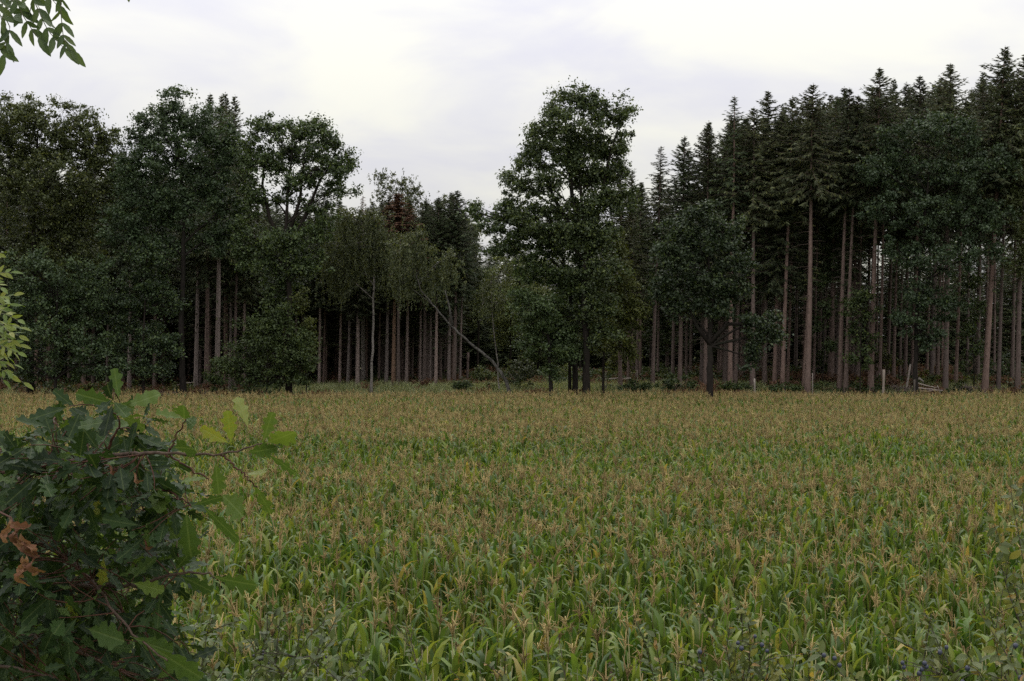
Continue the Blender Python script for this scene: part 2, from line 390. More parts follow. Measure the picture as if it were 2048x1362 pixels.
# ---------------------------------------------------------------- scatter with geometry nodes (uncountable stuff only)
def scatter(name, pts, rot, scl, idx, sources, label, cat):
    coll = bpy.data.collections.new(name + '_sources')
    for k, me in enumerate(sources):
        o = bpy.data.objects.new('%s_source_%02d' % (name, k), me); coll.objects.link(o)
    me = bpy.data.meshes.new(name)
    me.vertices.add(len(pts)); me.vertices.foreach_set('co', np.asarray(pts, np.float32).ravel())
    a = me.attributes.new('rot', 'FLOAT_VECTOR', 'POINT'); a.data.foreach_set('vector', np.asarray(rot, np.float32).ravel())
    a = me.attributes.new('scl', 'FLOAT', 'POINT'); a.data.foreach_set('value', np.asarray(scl, np.float32))
    a = me.attributes.new('idx', 'INT', 'POINT'); a.data.foreach_set('value', np.asarray(idx, np.int32))
    me.update()
    o = obj(name, me)
    tag(o, label, cat, kind='stuff')
    g = bpy.data.node_groups.new(name + '_scatter', 'GeometryNodeTree')
    g.interface.new_socket('Geometry', in_out='INPUT', socket_type='NodeSocketGeometry')
    g.interface.new_socket('Geometry', in_out='OUTPUT', socket_type='NodeSocketGeometry')
    N = g.nodes.new; L = g.links.new
    gi = N('NodeGroupInput'); go = N('NodeGroupOutput')
    ci = N('GeometryNodeCollectionInfo'); ci.inputs['Collection'].default_value = coll
    ci.inputs['Separate Children'].default_value = True; ci.inputs['Reset Children'].default_value = True
    ip = N('GeometryNodeInstanceOnPoints'); ip.inputs['Pick Instance'].default_value = True
    def named(n, t):
        q = N('GeometryNodeInputNamedAttribute'); q.data_type = t; q.inputs['Name'].default_value = n
        return q.outputs['Attribute']
    L(gi.outputs[0], ip.inputs['Points']); L(ci.outputs[0], ip.inputs['Instance'])
    L(named('idx', 'INT'), ip.inputs['Instance Index'])
    e = N('FunctionNodeEulerToRotation'); L(named('rot', 'FLOAT_VECTOR'), e.inputs[0]); L(e.outputs[0], ip.inputs['Rotation'])
    L(named('scl', 'FLOAT'), ip.inputs['Scale'])
    L(ip.outputs[0], go.inputs[0])
    md = o.modifiers.new('scatter', 'NODES'); md.node_group = g
    return o

# ---------------------------------------------------------------- corn
def corn_leaf_mesh(k):
    r = np.random.default_rng(100 + k)
    L = r.uniform(0.58, 0.84); w = r.uniform(0.040, 0.054)
    n = 8
    s = np.linspace(0, 1, n)
    el0 = math.radians(r.uniform(80, 90)); bend = r.uniform(0.64, 1.0); sharp = r.uniform(0.03, 0.09)
    drop = math.radians(r.uniform(70, 165))
    el = el0 - drop * (1 / (1 + np.exp(-(s - bend) / sharp)))
    el -= el[0] - el0
    d = np.stack([np.cos(el), np.zeros(n), np.sin(el)], 1)
    p = np.vstack([[0, 0, 0], np.cumsum((d[:-1] + d[1:]) / 2 * L / (n - 1), 0)])
    side = r.normal(0, 0.05)
    p[:, 1] += side * s ** 2 * L
    wid = w * np.minimum(1, 0.45 + 2.4 * s) * np.clip((1 - s) * 2.2, 0.02, 1) ** 0.8
    up = np.stack([-np.sin(el), np.zeros(n), np.cos(el)], 1)
    tw = r.normal(0, 0.5) * s
    wy = np.stack([np.zeros(n), np.ones(n), np.zeros(n)], 1)
    sd_ = np.cos(tw)[:, None] * wy + np.sin(tw)[:, None] * up
    upt = np.cos(tw)[:, None] * up - np.sin(tw)[:, None] * wy
    rip = 0.2 * np.sin(s * 17 + k)[:, None]
    lft = p + sd_ * wid[:, None] + upt * wid[:, None] * (0.35 + rip)
    rgt = p - sd_ * wid[:, None] + upt * wid[:, None] * (0.35 - rip)
    V = np.concatenate([p, lft, rgt]); i = np.arange(n - 1)
    F = np.concatenate([np.stack([i, i + 1, n + i + 1, n + i], 1), np.stack([i + 1, i, 2 * n + i, 2 * n + i + 1], 1)])
    return V, F
def corn_stalk_geo(h):
    mb = MB(); z = np.linspace(0, h, 5)
    mb.tube(np.stack([0.01 * np.sin(z * 4), 0.008 * np.cos(z * 3), z], 1), np.linspace(0.014, 0.005, 5), 5)
    return mb
def corn_tassel_geo(k):
    r = np.random.default_rng(300 + k); mb = MB()
    n = int(r.integers(6, 10)); hh = r.uniform(0.26, 0.36)
    lean = r.normal(0, 0.08, 2)
    mb.tube([[0, 0, 0], [lean[0] * 0.4, lean[1] * 0.4, hh * 0.5], [lean[0], lean[1], hh]], [0.006, 0.0100, 0.004], 4)
    for i in range(n):
        a = i * 2.4 + r.normal(0, 0.3); z0 = r.uniform(0.03, 0.12); L = r.uniform(0.12, 0.20); e = math.radians(r.uniform(52, 80))
        d = np.array([math.cos(a), math.sin(a), 0.0])
        p0 = np.array([0, 0, z0]); p1 = p0 + (d * math.cos(e) + [0, 0, math.sin(e)]) * L * 0.55
        e2 = e - math.radians(r.uniform(5, 95)); p2 = p1 + (d * math.cos(e2) + [0, 0, math.sin(e2)]) * L * 0.5
        mb.tube([p0, p1, p2], [0.0040, 0.0080, 0.0034], 3, cap=False)
    return mb
CL = [corn_leaf_mesh(k) for k in range(10)]
CLM = []
for k, (v, f) in enumerate(CL):
    CLM.append(mesh_from('corn_leaf_%d' % k, v, f, M['corn_leaf'], smooth=True))
CT = [corn_tassel_geo(k) for k in range(6)]
CTM = [t.mesh('corn_tassel_%d' % k, M['corn_tassel'], False) for k, t in enumerate(CT)]
CS = corn_stalk_geo(1.80)
CSM = CS.mesh('corn_stalk', M['corn_stalk'])
def corn_spec(k):
    r = np.random.default_rng(500 + k)
    az0 = r.uniform(0, 6.28); out = []
    zs = [0.38, 0.62, 0.80, 0.94, 1.07, 1.20, 1.33]
    for i, z in enumerate(zs):
        s_ = [0.9, 1.05, 1.1, 1.1, 1.05, 0.9, 0.62][i] * r.uniform(0.92, 1.14)
        out.append((int(r.integers(0, 10)), az0 + (i % 2) * math.pi + r.normal(0, 0.35), z + r.normal(0, 0.03), s_, r.normal(0, 0.08)))
    return out, int(r.integers(0, 6))
NSPEC = 14
SPECS = [corn_spec(k) for k in range(NSPEC)]
def mat_z(az, z, s_, tilt):
    return Matrix.Translation((0, 0, z)) @ Matrix.Rotation(az, 4, 'Z') @ Matrix.Rotation(tilt, 4, 'Y') @ Matrix.Scale(s_, 4)
def corn_full_mesh(k, tassel=True):
    leaves, t = SPECS[k]
    me = bpy.data.meshes.new('corn_plant_%d' % k)
    Vs, Fq, Ft, mi, ti = [], [], [], [], []
    n = 0; r = np.random.default_rng(700 + k)
    parts = []
    for (li, az, z, s_, tl) in leaves:
        m = np.array(mat_z(az, z, s_, tl)); v = CL[li][0] @ m[:3, :3].T + m[:3, 3]
        parts.append((v, CL[li][1], None, 0, r.uniform()))
    parts.append((np.concatenate(CS.V), np.concatenate(CS.Q), None, 1, r.uniform()))
    if tassel:
        tv = np.concatenate(CT[t].V) + [0, 0, 1.78]
        parts.append((tv, np.concatenate(CT[t].Q), None, 2, r.uniform()))
    for v, f, _, m_, tt in parts:
        Vs.append(v); Fq.append(f + n); n += len(v); mi += [m_] * len(f); ti += [tt] * len(f)
    me = mesh_from('corn_plant_%d' % k, np.concatenate(Vs), np.concatenate(Fq), None, tint=ti, smooth=True)
    for m_ in ('corn_leaf', 'corn_stalk', 'corn_tassel'): me.materials.append(M[m_])
    me.polygons.foreach_set('material_index', np.array(mi, np.int32))
    return me
def vnoise(x, y, sx, sy, seed):
    """smooth value noise"""
    r = np.random.default_rng(seed); T = r.uniform(0, 1, (64, 64))
    u = np.asarray(x) / sx + 500.3; v = np.asarray(y) / sy + 500.7
    i = np.floor(u).astype(int); j = np.floor(v).astype(int); a = u - i; b = v - j
    a = a * a * (3 - 2 * a); b = b * b * (3 - 2 * b)
    g = lambda p, q: T[p % 64, q % 64]
    return (g(i, j) * (1 - a) + g(i + 1, j) * a) * (1 - b) + (g(i, j + 1) * (1 - a) + g(i + 1, j + 1) * a) * b
def field_edge(x):
    return 91.0 * K + 1.2 * np.sin(np.asarray(x) * 0.13) + 0.6 * np.sin(np.asarray(x) * 0.41) - 1.2 * sstep(20, 40, x)
def build_corn():
    r = np.random.default_rng(11)
    X, Yc = [], []
    for y in np.arange(14.2, 93.0 * K, 0.72):
        w = 0.312 * y + 5.0
        x = np.arange(-w, w, 0.225)
        x = x + r.normal(0, 0.035, len(x)); x = x[r.uniform(size=len(x)) > 0.05]
        X.append(x); Yc.append(np.full(len(x), y) + r.normal(0, 0.07, len(x)))
    X = np.concatenate(X); Yc = np.concatenate(Yc)
    k = Yc < field_edge(X)
    X, Yc = X[k], Yc[k]
    n = len(X)
    h = 1.0 + 0.16 * (vnoise(X, Yc, 9, 4, 1) - 0.5) + 0.10 * (vnoise(X, Yc, 2.2, 1.4, 2) - 0.5) + r.normal(0, 0.065, n)
    Yk = Yc / K
    band = sstep(35.5, 37.5, Yk + 2.5 * (vnoise(X, Yc, 7, 7, 3) - 0.5)) * (1 - sstep(46, 50, Yk + 3 * (vnoise(X, Yc, 6, 6, 4) - 0.5)))
    h -= 0.13 * band * (0.4 + 0.6 * vnoise(X, Yc, 5, 2, 5))
    pt = np.clip(0.98 - 0.80 * band * (0.35 + 0.65 * vnoise(X, Yc, 3, 2, 6)) - (0.34 + 0.50 * vnoise(X, Yc, 2, 1.5, 7)) * (1 - sstep(14, 38, Yk)) - 0.25 * sstep(0.55, 0.8, vnoise(X, Yc, 4, 2.5, 8)), 0, 1)
    has_t = r.uniform(size=n) < pt
    spec = r.integers(0, NSPEC, n)
    rz = r.uniform(0, 6.283, n); tx = r.normal(0, 0.05, n); ty = r.normal(0, 0.05, n)
    Z = gz(X, Yc) - 0.02
    px = 1024 + X / Yc * FPX
    cand = np.where((Yc > 17.6) & (px > 330) & (px < 2020))[0]
    order = cand[np.argsort(Yc[cand])][:300]
    near = np.zeros(n, bool); near[order] = True
    src = [corn_full_mesh(k, True) for k in range(NSPEC)] + [corn_full_mesh(k, False) for k in range(5)]
    idx = np.where(has_t, spec, NSPEC + spec % 5)
    m = ~near
    scatter('corn', np.stack([X, Yc, Z], 1)[m], np.stack([tx, ty, rz], 1)[m], h[m], idx[m], src,
            'dense field of tasselled corn stretching back to the trees', 'corn field')
    # the nearest plants, one by one
    for i in order:
        leaves, t = SPECS[spec[i]]
        root = thing('corn_plant', 'green corn plant among the nearest rows at the bottom of the photo', 'corn', (X[i], Yc[i], Z[i]), 'corn plants in the nearest rows')
        root.rotation_euler = (tx[i], ty[i], rz[i]); root.scale = (h[i],) * 3
        obj('stalk', CSM, root)
        for (li, az, z, s_, tl) in leaves:
            o = obj('leaf', CLM[li], root); o.matrix_local = mat_z(az, z, s_, tl)
        if has_t[i]:
            o = obj('tassel', CTM[t], root, (0, 0, 1.78))
build_corn()

# ---------------------------------------------------------------- meadow grass strip
def tuft_mesh(k, red=False):
    r = np.random.default_rng(900 + k); n = 26
    a = r.uniform(0, 6.28, n); L = r.uniform(0.35, 0.8, n); e = r.uniform(0.9, 1.45, n)
    b = np.stack([r.normal(0, 0.13, n), r.normal(0, 0.13, n), np.zeros(n)], 1)
    d = np.stack([np.cos(a) * np.cos(e), np.sin(a) * np.cos(e), np.sin(e)], 1)
    s_ = np.stack([-np.sin(a + 0.6), np.cos(a + 0.6), np.zeros(n)], 1) * 0.012
    m_ = b + d * L[:, None] * 0.6; d2 = d + np.stack([np.cos(a), np.sin(a), -0.8 * np.ones(n)], 1) * r.uniform(0, 0.7, n)[:, None]
    tip = m_ + d2 * L[:, None] * 0.4
    V = np.stack([b - s_, b + s_, m_ + s_, m_ - s_, tip], 1).reshape(-1, 3); q = np.arange(n)[:, None] * 5
    F = [q + np.array([[0, 1, 2, 3]]), q + np.array([[3, 2, 4]])]
    ti = np.concatenate([r.uniform(size=n)] * 2)
    if red:
        c = tip[:14]; u = d2[:14]; V2, F2 = leaf_quads(c, u, r.normal(size=(14, 3)), 0.22, 0.07)
        F = [np.concatenate([F[0], F2 + len(V)]), F[1]]; V = np.concatenate([V, V2]); ti = np.concatenate([ti[:n], r.uniform(size=14), ti[n:]])
    me = mesh_from('grass_tuft_%d' % k, V, F, M['sorrel'] if red else M['grass_blade'], tint=ti)
    return me
def build_grass():
    r = np.random.default_rng(21); n = 26000
    x = r.uniform(-44, 50, n); y = 91.0 * K + 26 * r.uniform(size=n) ** 1.3
    dens = np.where(y < 105 * K, 1.0, 0.45) * np.where((x < -17) | (x > 19), 0.55, 1.0) * (0.35 + vnoise(x, y, 4, 4, 31))
    k = (r.uniform(size=n) < dens) & (y > field_edge(x) + 0.3)
    x, y = x[k], y[k]
    red = (vnoise(x, y, 3.5, 2.5, 33) > 0.70) & (r.uniform(size=len(x)) < 0.7)
    idx = np.where(red, 6 + r.integers(0, 3, len(x)), r.integers(0, 6, len(x)))
    src = [tuft_mesh(k) for k in range(6)] + [tuft_mesh(10 + k, True) for k in range(3)]
    scatter('grass', np.stack([x, y, gz(x, y) - 0.03], 1), np.stack([r.normal(0, .1, len(x)), r.normal(0, .1, len(x)), r.uniform(0, 6.28, len(x))], 1),
            r.uniform(0.7, 1.5, len(x)), idx, src, 'rough meadow grass and reddish seed heads between corn and trees', 'grass')
build_grass()

# ---------------------------------------------------------------- deciduous trees
def bez(a, c, b, n):
    t = np.linspace(0, 1, n)[:, None]
    return (1 - t) ** 2 * a + 2 * t * (1 - t) * c + t ** 2 * b
def crown_leaves(r, cc, cr, n_per, size, flat=0.6, up=0.45, tintc=0.35):
    """leaf faces in clusters cc with radii cr"""
    K = len(cc); m = n_per
    d = nrm(r.normal(size=(K, m, 3))); rad = np.minimum(np.abs(r.normal(0, 0.62, (K, m, 1))), r.uniform(0.7, 1.05, (K, m, 1)))
    off = d * rad * cr[:, None, None]; off[..., 2] *= flat
    c = (cc[:, None] + off).reshape(-1, 3)
    n = nrm(d * 0.35 + np.array([0, 0, up]) + r.normal(0, 0.6, (K, m, 3))).reshape(-1, 3)
    u = nrm(np.cross(n, nrm(r.normal(size=(K * m, 3)))))
    s_ = size * r.uniform(0.5, 1.5, K * m)
    V, F = leaf_quads(c, u, n, s_, s_ * r.uniform(0.5, 0.8, K * m))
    tint = np.clip(np.repeat(r.uniform(0, tintc, K), m) + r.uniform(0, 1 - tintc, K * m), 0, 0.999)
    return V, F, tint
def hang_leaves(r, tops, lens, size, per_m=16):
    """drooping strands of small leaves"""
    C = []
    sw = r.normal(0, 0.12, (len(tops), 2))
    for t, L, w in zip(tops, lens, sw):
        k = max(4, int(L * per_m)); s_ = r.uniform(0, 1, k)
        C.append(np.stack([t[0] + w[0] * s_ + r.normal(0, 0.06, k), t[1] + w[1] * s_ + r.normal(0, 0.06, k), t[2] - L * s_], 1))
    c = np.concatenate(C); N = len(c)
    u = nrm(np.stack([r.normal(0, 0.35, N), r.normal(0, 0.35, N), -np.ones(N)], 1))
    n = nrm(r.normal(size=(N, 3)) + [0, 0, 0.2])
    s_ = size * r.uniform(0.7, 1.3, N)
    return leaf_quads(c, u, n, s_, s_ * 0.5)
def build_tree(name, label, cat, Y, trunk, lobes, leaf, bark='oak_bark', dens=1.0, size=0.185, n_per=112, r0=0.22, cr=(0.35, 1.15),
               weep=0.0, seed=1, group=None, extra_trunks=(), flat=0.7, twigs=0.4, shell=0.2, depth=0.9, lo=0.28):
    """trunk: [(px,py)...] from the ground up; lobes: [(px,py,rx,ry)] in photo pixels at distance Y"""
    r = np.random.default_rng(seed)
    b = P(trunk[0][0], trunk[0][1], Y); b[2] = float(gz(b[0], b[1])) - 0.05
    root = thing(name, label, cat, tuple(b), group)
    mb = MB()
    tp = np.array([b] + [P(x, y, Y) for x, y in trunk[1:]])
    # smooth the trunk
    tt = np.linspace(0, len(tp) - 1, 4 * len(tp)); tp = np.stack([np.interp(tt, np.arange(len(tp)), tp[:, k]) for k in range(3)], 1)
    tp[:, 1] += 0.10 * np.sin(np.arange(len(tp)) * 0.9 + seed)
    tp[1:-1] += r.normal(0, 0.025, (len(tp) - 2, 3))
    s_ = np.linspace(0, 1, len(tp))
    tr = r0 * (1 - 0.78 * s_) * (1 + 0.5 * np.exp(-s_ * 26))
    mb.tube(tp, tr, 9)
    for et in extra_trunks:
        ep = np.array([P(et[0][0], et[0][1], Y)] + [P(x, y, Y) for x, y in et[1:]])
        if et[0][1] > 760: ep[0][2] = float(gz(ep[0][0], ep[0][1])) - 0.05
        mb.tube(ep, np.linspace(r0 * 0.7, r0 * 0.2, len(ep)), 7)
    ppm = FPX / (Y * K)
    CC, CR = [], []
    for (lx, ly, rx, ry) in lobes:
        c = P(lx, ly, Y); rw, rh = rx / ppm, ry / ppm
        c[1] += r.uniform(-0.35, 0.5) * rw
        # limb
        hd = np.hypot(tp[:, 0] - c[0], tp[:, 1] - c[1])
        want = c[2] - 0.55 * hd - 0.3
        k = int(np.argmin(np.abs(tp[:, 2] - np.clip(want, tp[int(lo * len(tp)), 2], tp[-2, 2])) + 0.15 * hd))
        a = tp[k]; Ld = np.linalg.norm(c - a)
        lp = bez(a, a + (c - a) * 0.5 + np.array([0, 0, 0.16 * Ld]) + r.normal(0, 0.12 * Ld ** 0.7, 3), c + np.array([0, 0, rh * 0.3]), 8)
        lr = min(tr[k] * 0.62, 0.03 + 0.020 * Ld)
        mb.tube(lp, np.linspace(lr, 0.022, 8), 5, cap=False)
        n = max(6, int(dens * 5.0 * rw * rh / 0.36))
        d = nrm(r.normal(size=(n, 3))); rad = (shell + (1 - shell) * r.uniform(size=(n, 1)) ** 0.7) * np.where(r.uniform(size=(n, 1)) < 0.12, 1.15, 1.0)
        off = d * rad * np.array([rw, rw * depth, rh])
        cc = c + off; crr = r.uniform(cr[0], cr[1], n)
        CC.append(cc); CR.append(crr)
        for q in cc:
            if r.uniform() < twigs:
                j = int(r.integers(3, 8)); st = lp[j]
                e = q - np.array([0, 0, 0.1])
                mb.tube(bez(st, (st + e) / 2 + r.normal(0, 0.2, 3) + [0, 0, 0.1], e, 4), np.linspace(0.026, 0.009, 4), 3, cap=False)
    CC = np.concatenate(CC); CR = np.concatenate(CR)
    if weep:
        m = 5; tops = np.repeat(CC, m, 0) + r.normal(0, 0.35, (len(CC) * m, 3))
        V1, F1 = hang_leaves(r, tops, r.uniform(0.4, 1.0, len(tops)) * weep, size)
        V2, F2, t2 = crown_leaves(r, CC, CR * 0.8, max(8, n_per // 2), size, flat)
        V = np.concatenate([V1, V2]); F = np.concatenate([F1, F2 + len(V1)]); ti = np.concatenate([r.uniform(size=len(F1)), t2])
    else:
        V, F, ti = crown_leaves(r, CC, CR, n_per, size, flat)
    global NQ; NQ += len(F)
    V = V - b
    tm = mb.mesh(name + '_trunk', M[bark]); tm.transform(Matrix.Translation(-Vector(b)))
    obj('trunk', tm, root)
    obj('crown', mesh_from(name + '_crown', V, F, M[leaf], tint=ti), root)
    return root

NQ = 0
def T(*a, **k): return build_tree(*a, **k)
T('oak_tree', 'broad olive green oak filling the far left of the treeline', 'tree', 97, [(60, 790), (62, 600), (70, 400), (75, 260)],
  [(70, 245, 80, 62), (-30, 270, 90, 90), (150, 255, 60, 68), (200, 300, 48, 60), (20, 370, 90, 80), (120, 370, 80, 70), (190, 410, 60, 70), (-40, 480, 80, 90), (60, 490, 90, 70), (150, 500, 70, 60), (110, 290, 60, 60), (215, 330, 40, 50), (30, 300, 60, 60), (230, 400, 40, 60), (100, 440, 80, 50)],
  'oak_olive', seed=1, r0=0.3, dens=0.72)
T('oak_tree', 'tall dark oak with a straight black trunk beside the far left oak', 'tree', 95, [(368, 788), (362, 640), (368, 500), (366, 380), (352, 260)],
  [(350, 225, 55, 48), (300, 265, 52, 55), (405, 260, 55, 55), (455, 290, 40, 50), (345, 310, 90, 60), (265, 340, 50, 60), (430, 360, 60, 55), (290, 400, 70, 55), (370, 410, 70, 50), (455, 430, 40, 50), (250, 460, 50, 55), (320, 480, 60, 40), (430, 480, 50, 40)],
  'oak_blue', seed=2, r0=0.26, dens=0.85)
T('oak_tree', 'rounded oak with open fanning limbs right of the dark left trees', 'tree', 94, [(576, 788), (580, 680), (578, 560), (572, 470), (575, 390), (585, 300)],
  [(535, 262, 44, 38), (605, 262, 56, 34), (655, 290, 46, 36), (685, 330, 34, 36), (575, 305, 64, 38), (640, 345, 56, 32), (672, 378, 42, 20), (530, 330, 44, 42), (590, 362, 56, 20), (512, 390, 30, 44), (560, 400, 40, 16), (630, 410, 44, 16), (500, 300, 26, 40),
   (590, 480, 70, 38), (530, 520, 55, 45), (640, 450, 34, 36), (620, 530, 50, 36), (560, 570, 50, 36), (490, 480, 40, 50)],
  'oak_crown', seed=3, r0=0.27, dens=0.85, twigs=0.9, extra_trunks=[[(576, 500), (540, 440), (525, 370), (530, 300)], [(576, 500), (612, 430), (640, 360), (670, 320)], [(574, 480), (600, 400), (610, 300)]])
T('beech_tree', 'low dark beech with foliage sweeping to the ground at far left', 'tree', 93.5, [(110, 790), (112, 700), (115, 560)],
  [(95, 590, 80, 55), (30, 620, 60, 60), (165, 610, 65, 55), (110, 670, 80, 45), (30, 700, 50, 35), (190, 690, 55, 40), (-30, 680, 50, 60), (60, 540, 60, 45), (180, 550, 50, 45), (60, 740, 60, 24), (150, 735, 60, 26), (-20, 740, 40, 26), (220, 740, 40, 24)],
  'oak_blue', seed=4, r0=0.16, dens=0.62)
T('beech_tree', 'shaded beech with drooping lower boughs left of the black trunk', 'tree', 94.5, [(285, 790), (288, 700), (290, 540)],
  [(285, 570, 60, 50), (240, 620, 55, 50), (325, 610, 42, 50), (280, 680, 65, 40), (230, 700, 45, 35), (330, 690, 40, 35), (300, 520, 55, 40), (280, 735, 50, 22), (325, 735, 26, 20)],
  'oak_blue', seed=5, r0=0.15, dens=0.7)
T('hazel_bush', 'large rounded hazel bush in front of the rounded oak trunk', 'bush', 92.5, [(530, 792), (535, 720), (545, 630)],
  [(560, 635, 40, 32), (520, 668, 50, 38), (585, 680, 44, 45), (485, 710, 45, 40), (550, 720, 60, 40), (450, 735, 26, 36), (610, 730, 28, 36), (500, 755, 50, 24), (580, 755, 40, 24)],
  'shrub_leaf', seed=6, r0=0.07, dens=0.85, size=0.17, extra_trunks=[[(520, 785), (490, 740), (470, 700)], [(540, 785), (580, 720), (600, 670)]])
T('hazel_bush', 'thin yellowish hazel with sparse leaves right of the large hazel', 'bush', 93.5, [(612, 785), (614, 700), (600, 600)],
  [(610, 640, 18, 30), (600, 600, 14, 24), (625, 690, 18, 26), (615, 735, 22, 24)], 'yellow_crown', seed=7, r0=0.05, dens=0.6, size=0.17)
T('tall_oak', 'tallest broad oak standing at the field edge in the middle of the photo', 'tree', 93, [(1174, 792), (1172, 690), (1168, 590), (1172, 480), (1160, 370), (1150, 250)],
  [(1150, 195, 46, 30), (1110, 230, 36, 34), (1195, 215, 40, 30), (1245, 225, 32, 34), (1150, 255, 60, 36), (1235, 285, 38, 38), (1085, 275, 40, 36), (1195, 300, 50, 36), (1120, 310, 55, 34), (1060, 320, 40, 34),
   (1230, 345, 34, 30), (1170, 360, 46, 30), (1090, 370, 52, 36), (1030, 365, 38, 32), (1215, 400, 36, 34), (1130, 420, 55, 34), (1060, 425, 46, 32), (1190, 450, 40, 34), (1250, 400, 26, 34), (1215, 470, 36, 30), (1165, 500, 44, 32), (1205, 540, 46, 34), (1150, 560, 44, 32), (1190, 610, 50, 32), (1140, 640, 40, 30), (1205, 670, 42, 24), (1165, 690, 36, 18), (1160, 330, 40, 34), (1180, 410, 40, 30), (1200, 350, 36, 30), (1150, 290, 40, 30), (1150, 445, 46, 32), (1115, 470, 44, 28), (1140, 480, 40, 26), (1185, 480, 40, 28), (1075, 460, 40, 26)],
  'mid_crown', seed=8, r0=0.30, dens=0.98, twigs=0.9, extra_trunks=[[(1172, 520), (1195, 430), (1215, 330), (1235, 260)], [(1170, 480), (1145, 400), (1135, 300), (1130, 230)], [(1170, 500), (1110, 400), (1080, 330)]])
T('forked_oak', 'dark forked oak with twin black stems left of the tallest oak', 'tree', 94.2, [(1150, 790), (1150, 690), (1140, 580), (1120, 490), (1060, 430)],
  [(1010, 420, 42, 28), (955, 420, 26, 20), (985, 455, 36, 22), (1050, 470, 52, 34), (1000, 500, 40, 24), (1100, 500, 56, 36), (1060, 540, 48, 30), (1130, 560, 55, 36), (1190, 540, 40, 36), (1180, 600, 44, 36), (1110, 610, 56, 36)],
  'oak_crown', seed=9, r0=0.24, dens=1.0, twigs=0.7, extra_trunks=[[(1140, 785), (1139, 720), (1146, 640)], [(1120, 500), (1050, 455), (1000, 440), (955, 425)]])
T('ivy_clad_tree', 'small ivy clad tree at the left of the three dark trunks', 'tree', 92.6, [(1103, 792), (1100, 720), (1095, 620)],
  [(1090, 625, 46, 34), (1060, 650, 34, 34), (1120, 660, 44, 36), (1080, 690, 46, 32), (1130, 705, 34, 24), (1103, 735, 12, 34), (1050, 600, 34, 28)],
  'oak_crown', seed=10, r0=0.2, dens=1.0)
T('field_maple', 'yellowish green maple in the shade right of the tallest oak', 'tree', 97, [(1206, 785), (1208, 700), (1225, 560)],
  [(1225, 500, 34, 40), (1200, 570, 36, 34), (1245, 560, 34, 36), (1215, 640, 44, 36), (1265, 630, 34, 40), (1190, 690, 44, 24), (1250, 690, 36, 30)],
  'yellow_crown', seed=11, r0=0.12, dens=0.85)
T('lone_oak', 'bushy dark oak standing alone in the corn with a short bent trunk', 'tree', 85, [(1420, 800), (1420, 740), (1420, 670), (1424, 600), (1415, 500)],
  [(1410, 425, 42, 32), (1362, 455, 40, 36), (1455, 455, 38, 38), (1405, 490, 62, 42), (1338, 515, 40, 42), (1475, 525, 36, 40), (1400, 555, 62, 40), (1335, 580, 36, 36), (1460, 580, 50, 34), (1390, 605, 52, 24), (1350, 625, 26, 22), (1440, 620, 34, 20),
   (1520, 645, 40, 24), (1500, 685, 30, 30), (1545, 670, 28, 24), (1505, 725, 18, 18)],
  'lone_crown', seed=12, r0=0.27, dens=1.0, lo=0.42, twigs=0.25, extra_trunks=[[(1421, 690), (1392, 650), (1375, 610)], [(1421, 685), (1455, 648), (1500, 648), (1525, 660)]])
T('oak_tree', 'massive dark oak in front of the spruces at the right', 'tree', 95.5, [(1830, 788), (1832, 640), (1845, 480), (1860, 320)],
  [(1790, 290, 44, 40), (1850, 255, 56, 40), (1920, 265, 50, 44), (1750, 340, 46, 44), (1830, 340, 66, 50), (1920, 350, 66, 54), (1990, 330, 50, 50), (1760, 420, 44, 44), (1850, 430, 70, 50), (1940, 430, 60, 54),
   (1790, 500, 36, 36), (1860, 520, 56, 44), (1930, 510, 40, 40), (1850, 590, 52, 44), (1900, 620, 36, 34), (1815, 640, 40, 34), (1860, 680, 40, 26), (2000, 420, 40, 44), (1990, 500, 30, 26)],
  'oak_blue', seed=13, r0=0.20, dens=0.66)
T('oak_tree', 'olive tinged oak cut off by the right edge of the photo', 'tree', 97, [(2075, 788), (2072, 600), (2055, 400)],
  [(2045, 270, 50, 50), (2090, 330, 60, 60), (2035, 370, 44, 50), (2070, 450, 50, 60), (2040, 520, 30, 40)], 'oak_olive', seed=14, r0=0.26, dens=0.7)
T('beech_sapling', 'slender beech sapling with sparse leaves left of the weathered fence post', 'tree', 96.5, [(1722, 788), (1720, 690), (1728, 580)],
  [(1722, 590, 26, 26), (1735, 630, 30, 24), (1712, 660, 28, 24), (1740, 690, 26, 22), (1718, 720, 24, 20), (1700, 610, 18, 18)], 'shrub_leaf', seed=19, r0=0.06, dens=0.5)
T('beech_sapling', 'thin leafy sapling before the second spruce trunk pair', 'tree', 100, [(1645, 785), (1648, 680), (1640, 560)],
  [(1642, 560, 22, 22), (1650, 610, 24, 24), (1632, 650, 22, 22), (1655, 690, 22, 20)], 'shrub_leaf', seed=20, r0=0.05, dens=0.4)
T('beech_sapling', 'dim leafy sapling between the massive oak and the highest spruce', 'tree', 99, [(1948, 788), (1946, 690), (1950, 560)],
  [(1945, 570, 26, 26), (1960, 620, 26, 26), (1935, 660, 26, 24), (1955, 700, 24, 22)], 'oak_crown', seed=21, r0=0.06, dens=0.5)
T('weeping_birch', 'upright weeping birch with a pale stem before the dark spruce stand', 'tree', 97.5, [(743, 775), (745, 680), (748, 560), (750, 480), (742, 420)],
  [(700, 440, 38, 28), (750, 440, 40, 26), (680, 480, 36, 28), (730, 490, 46, 30), (785, 480, 36, 28), (660, 530, 26, 26), (700, 530, 36, 24), (765, 530, 32, 24)],
  'birch_leaf', bark='birch_bark', seed=15, r0=0.11, dens=1.0, size=0.15, weep=2.6, n_per=90, cr=(0.4, 0.7))
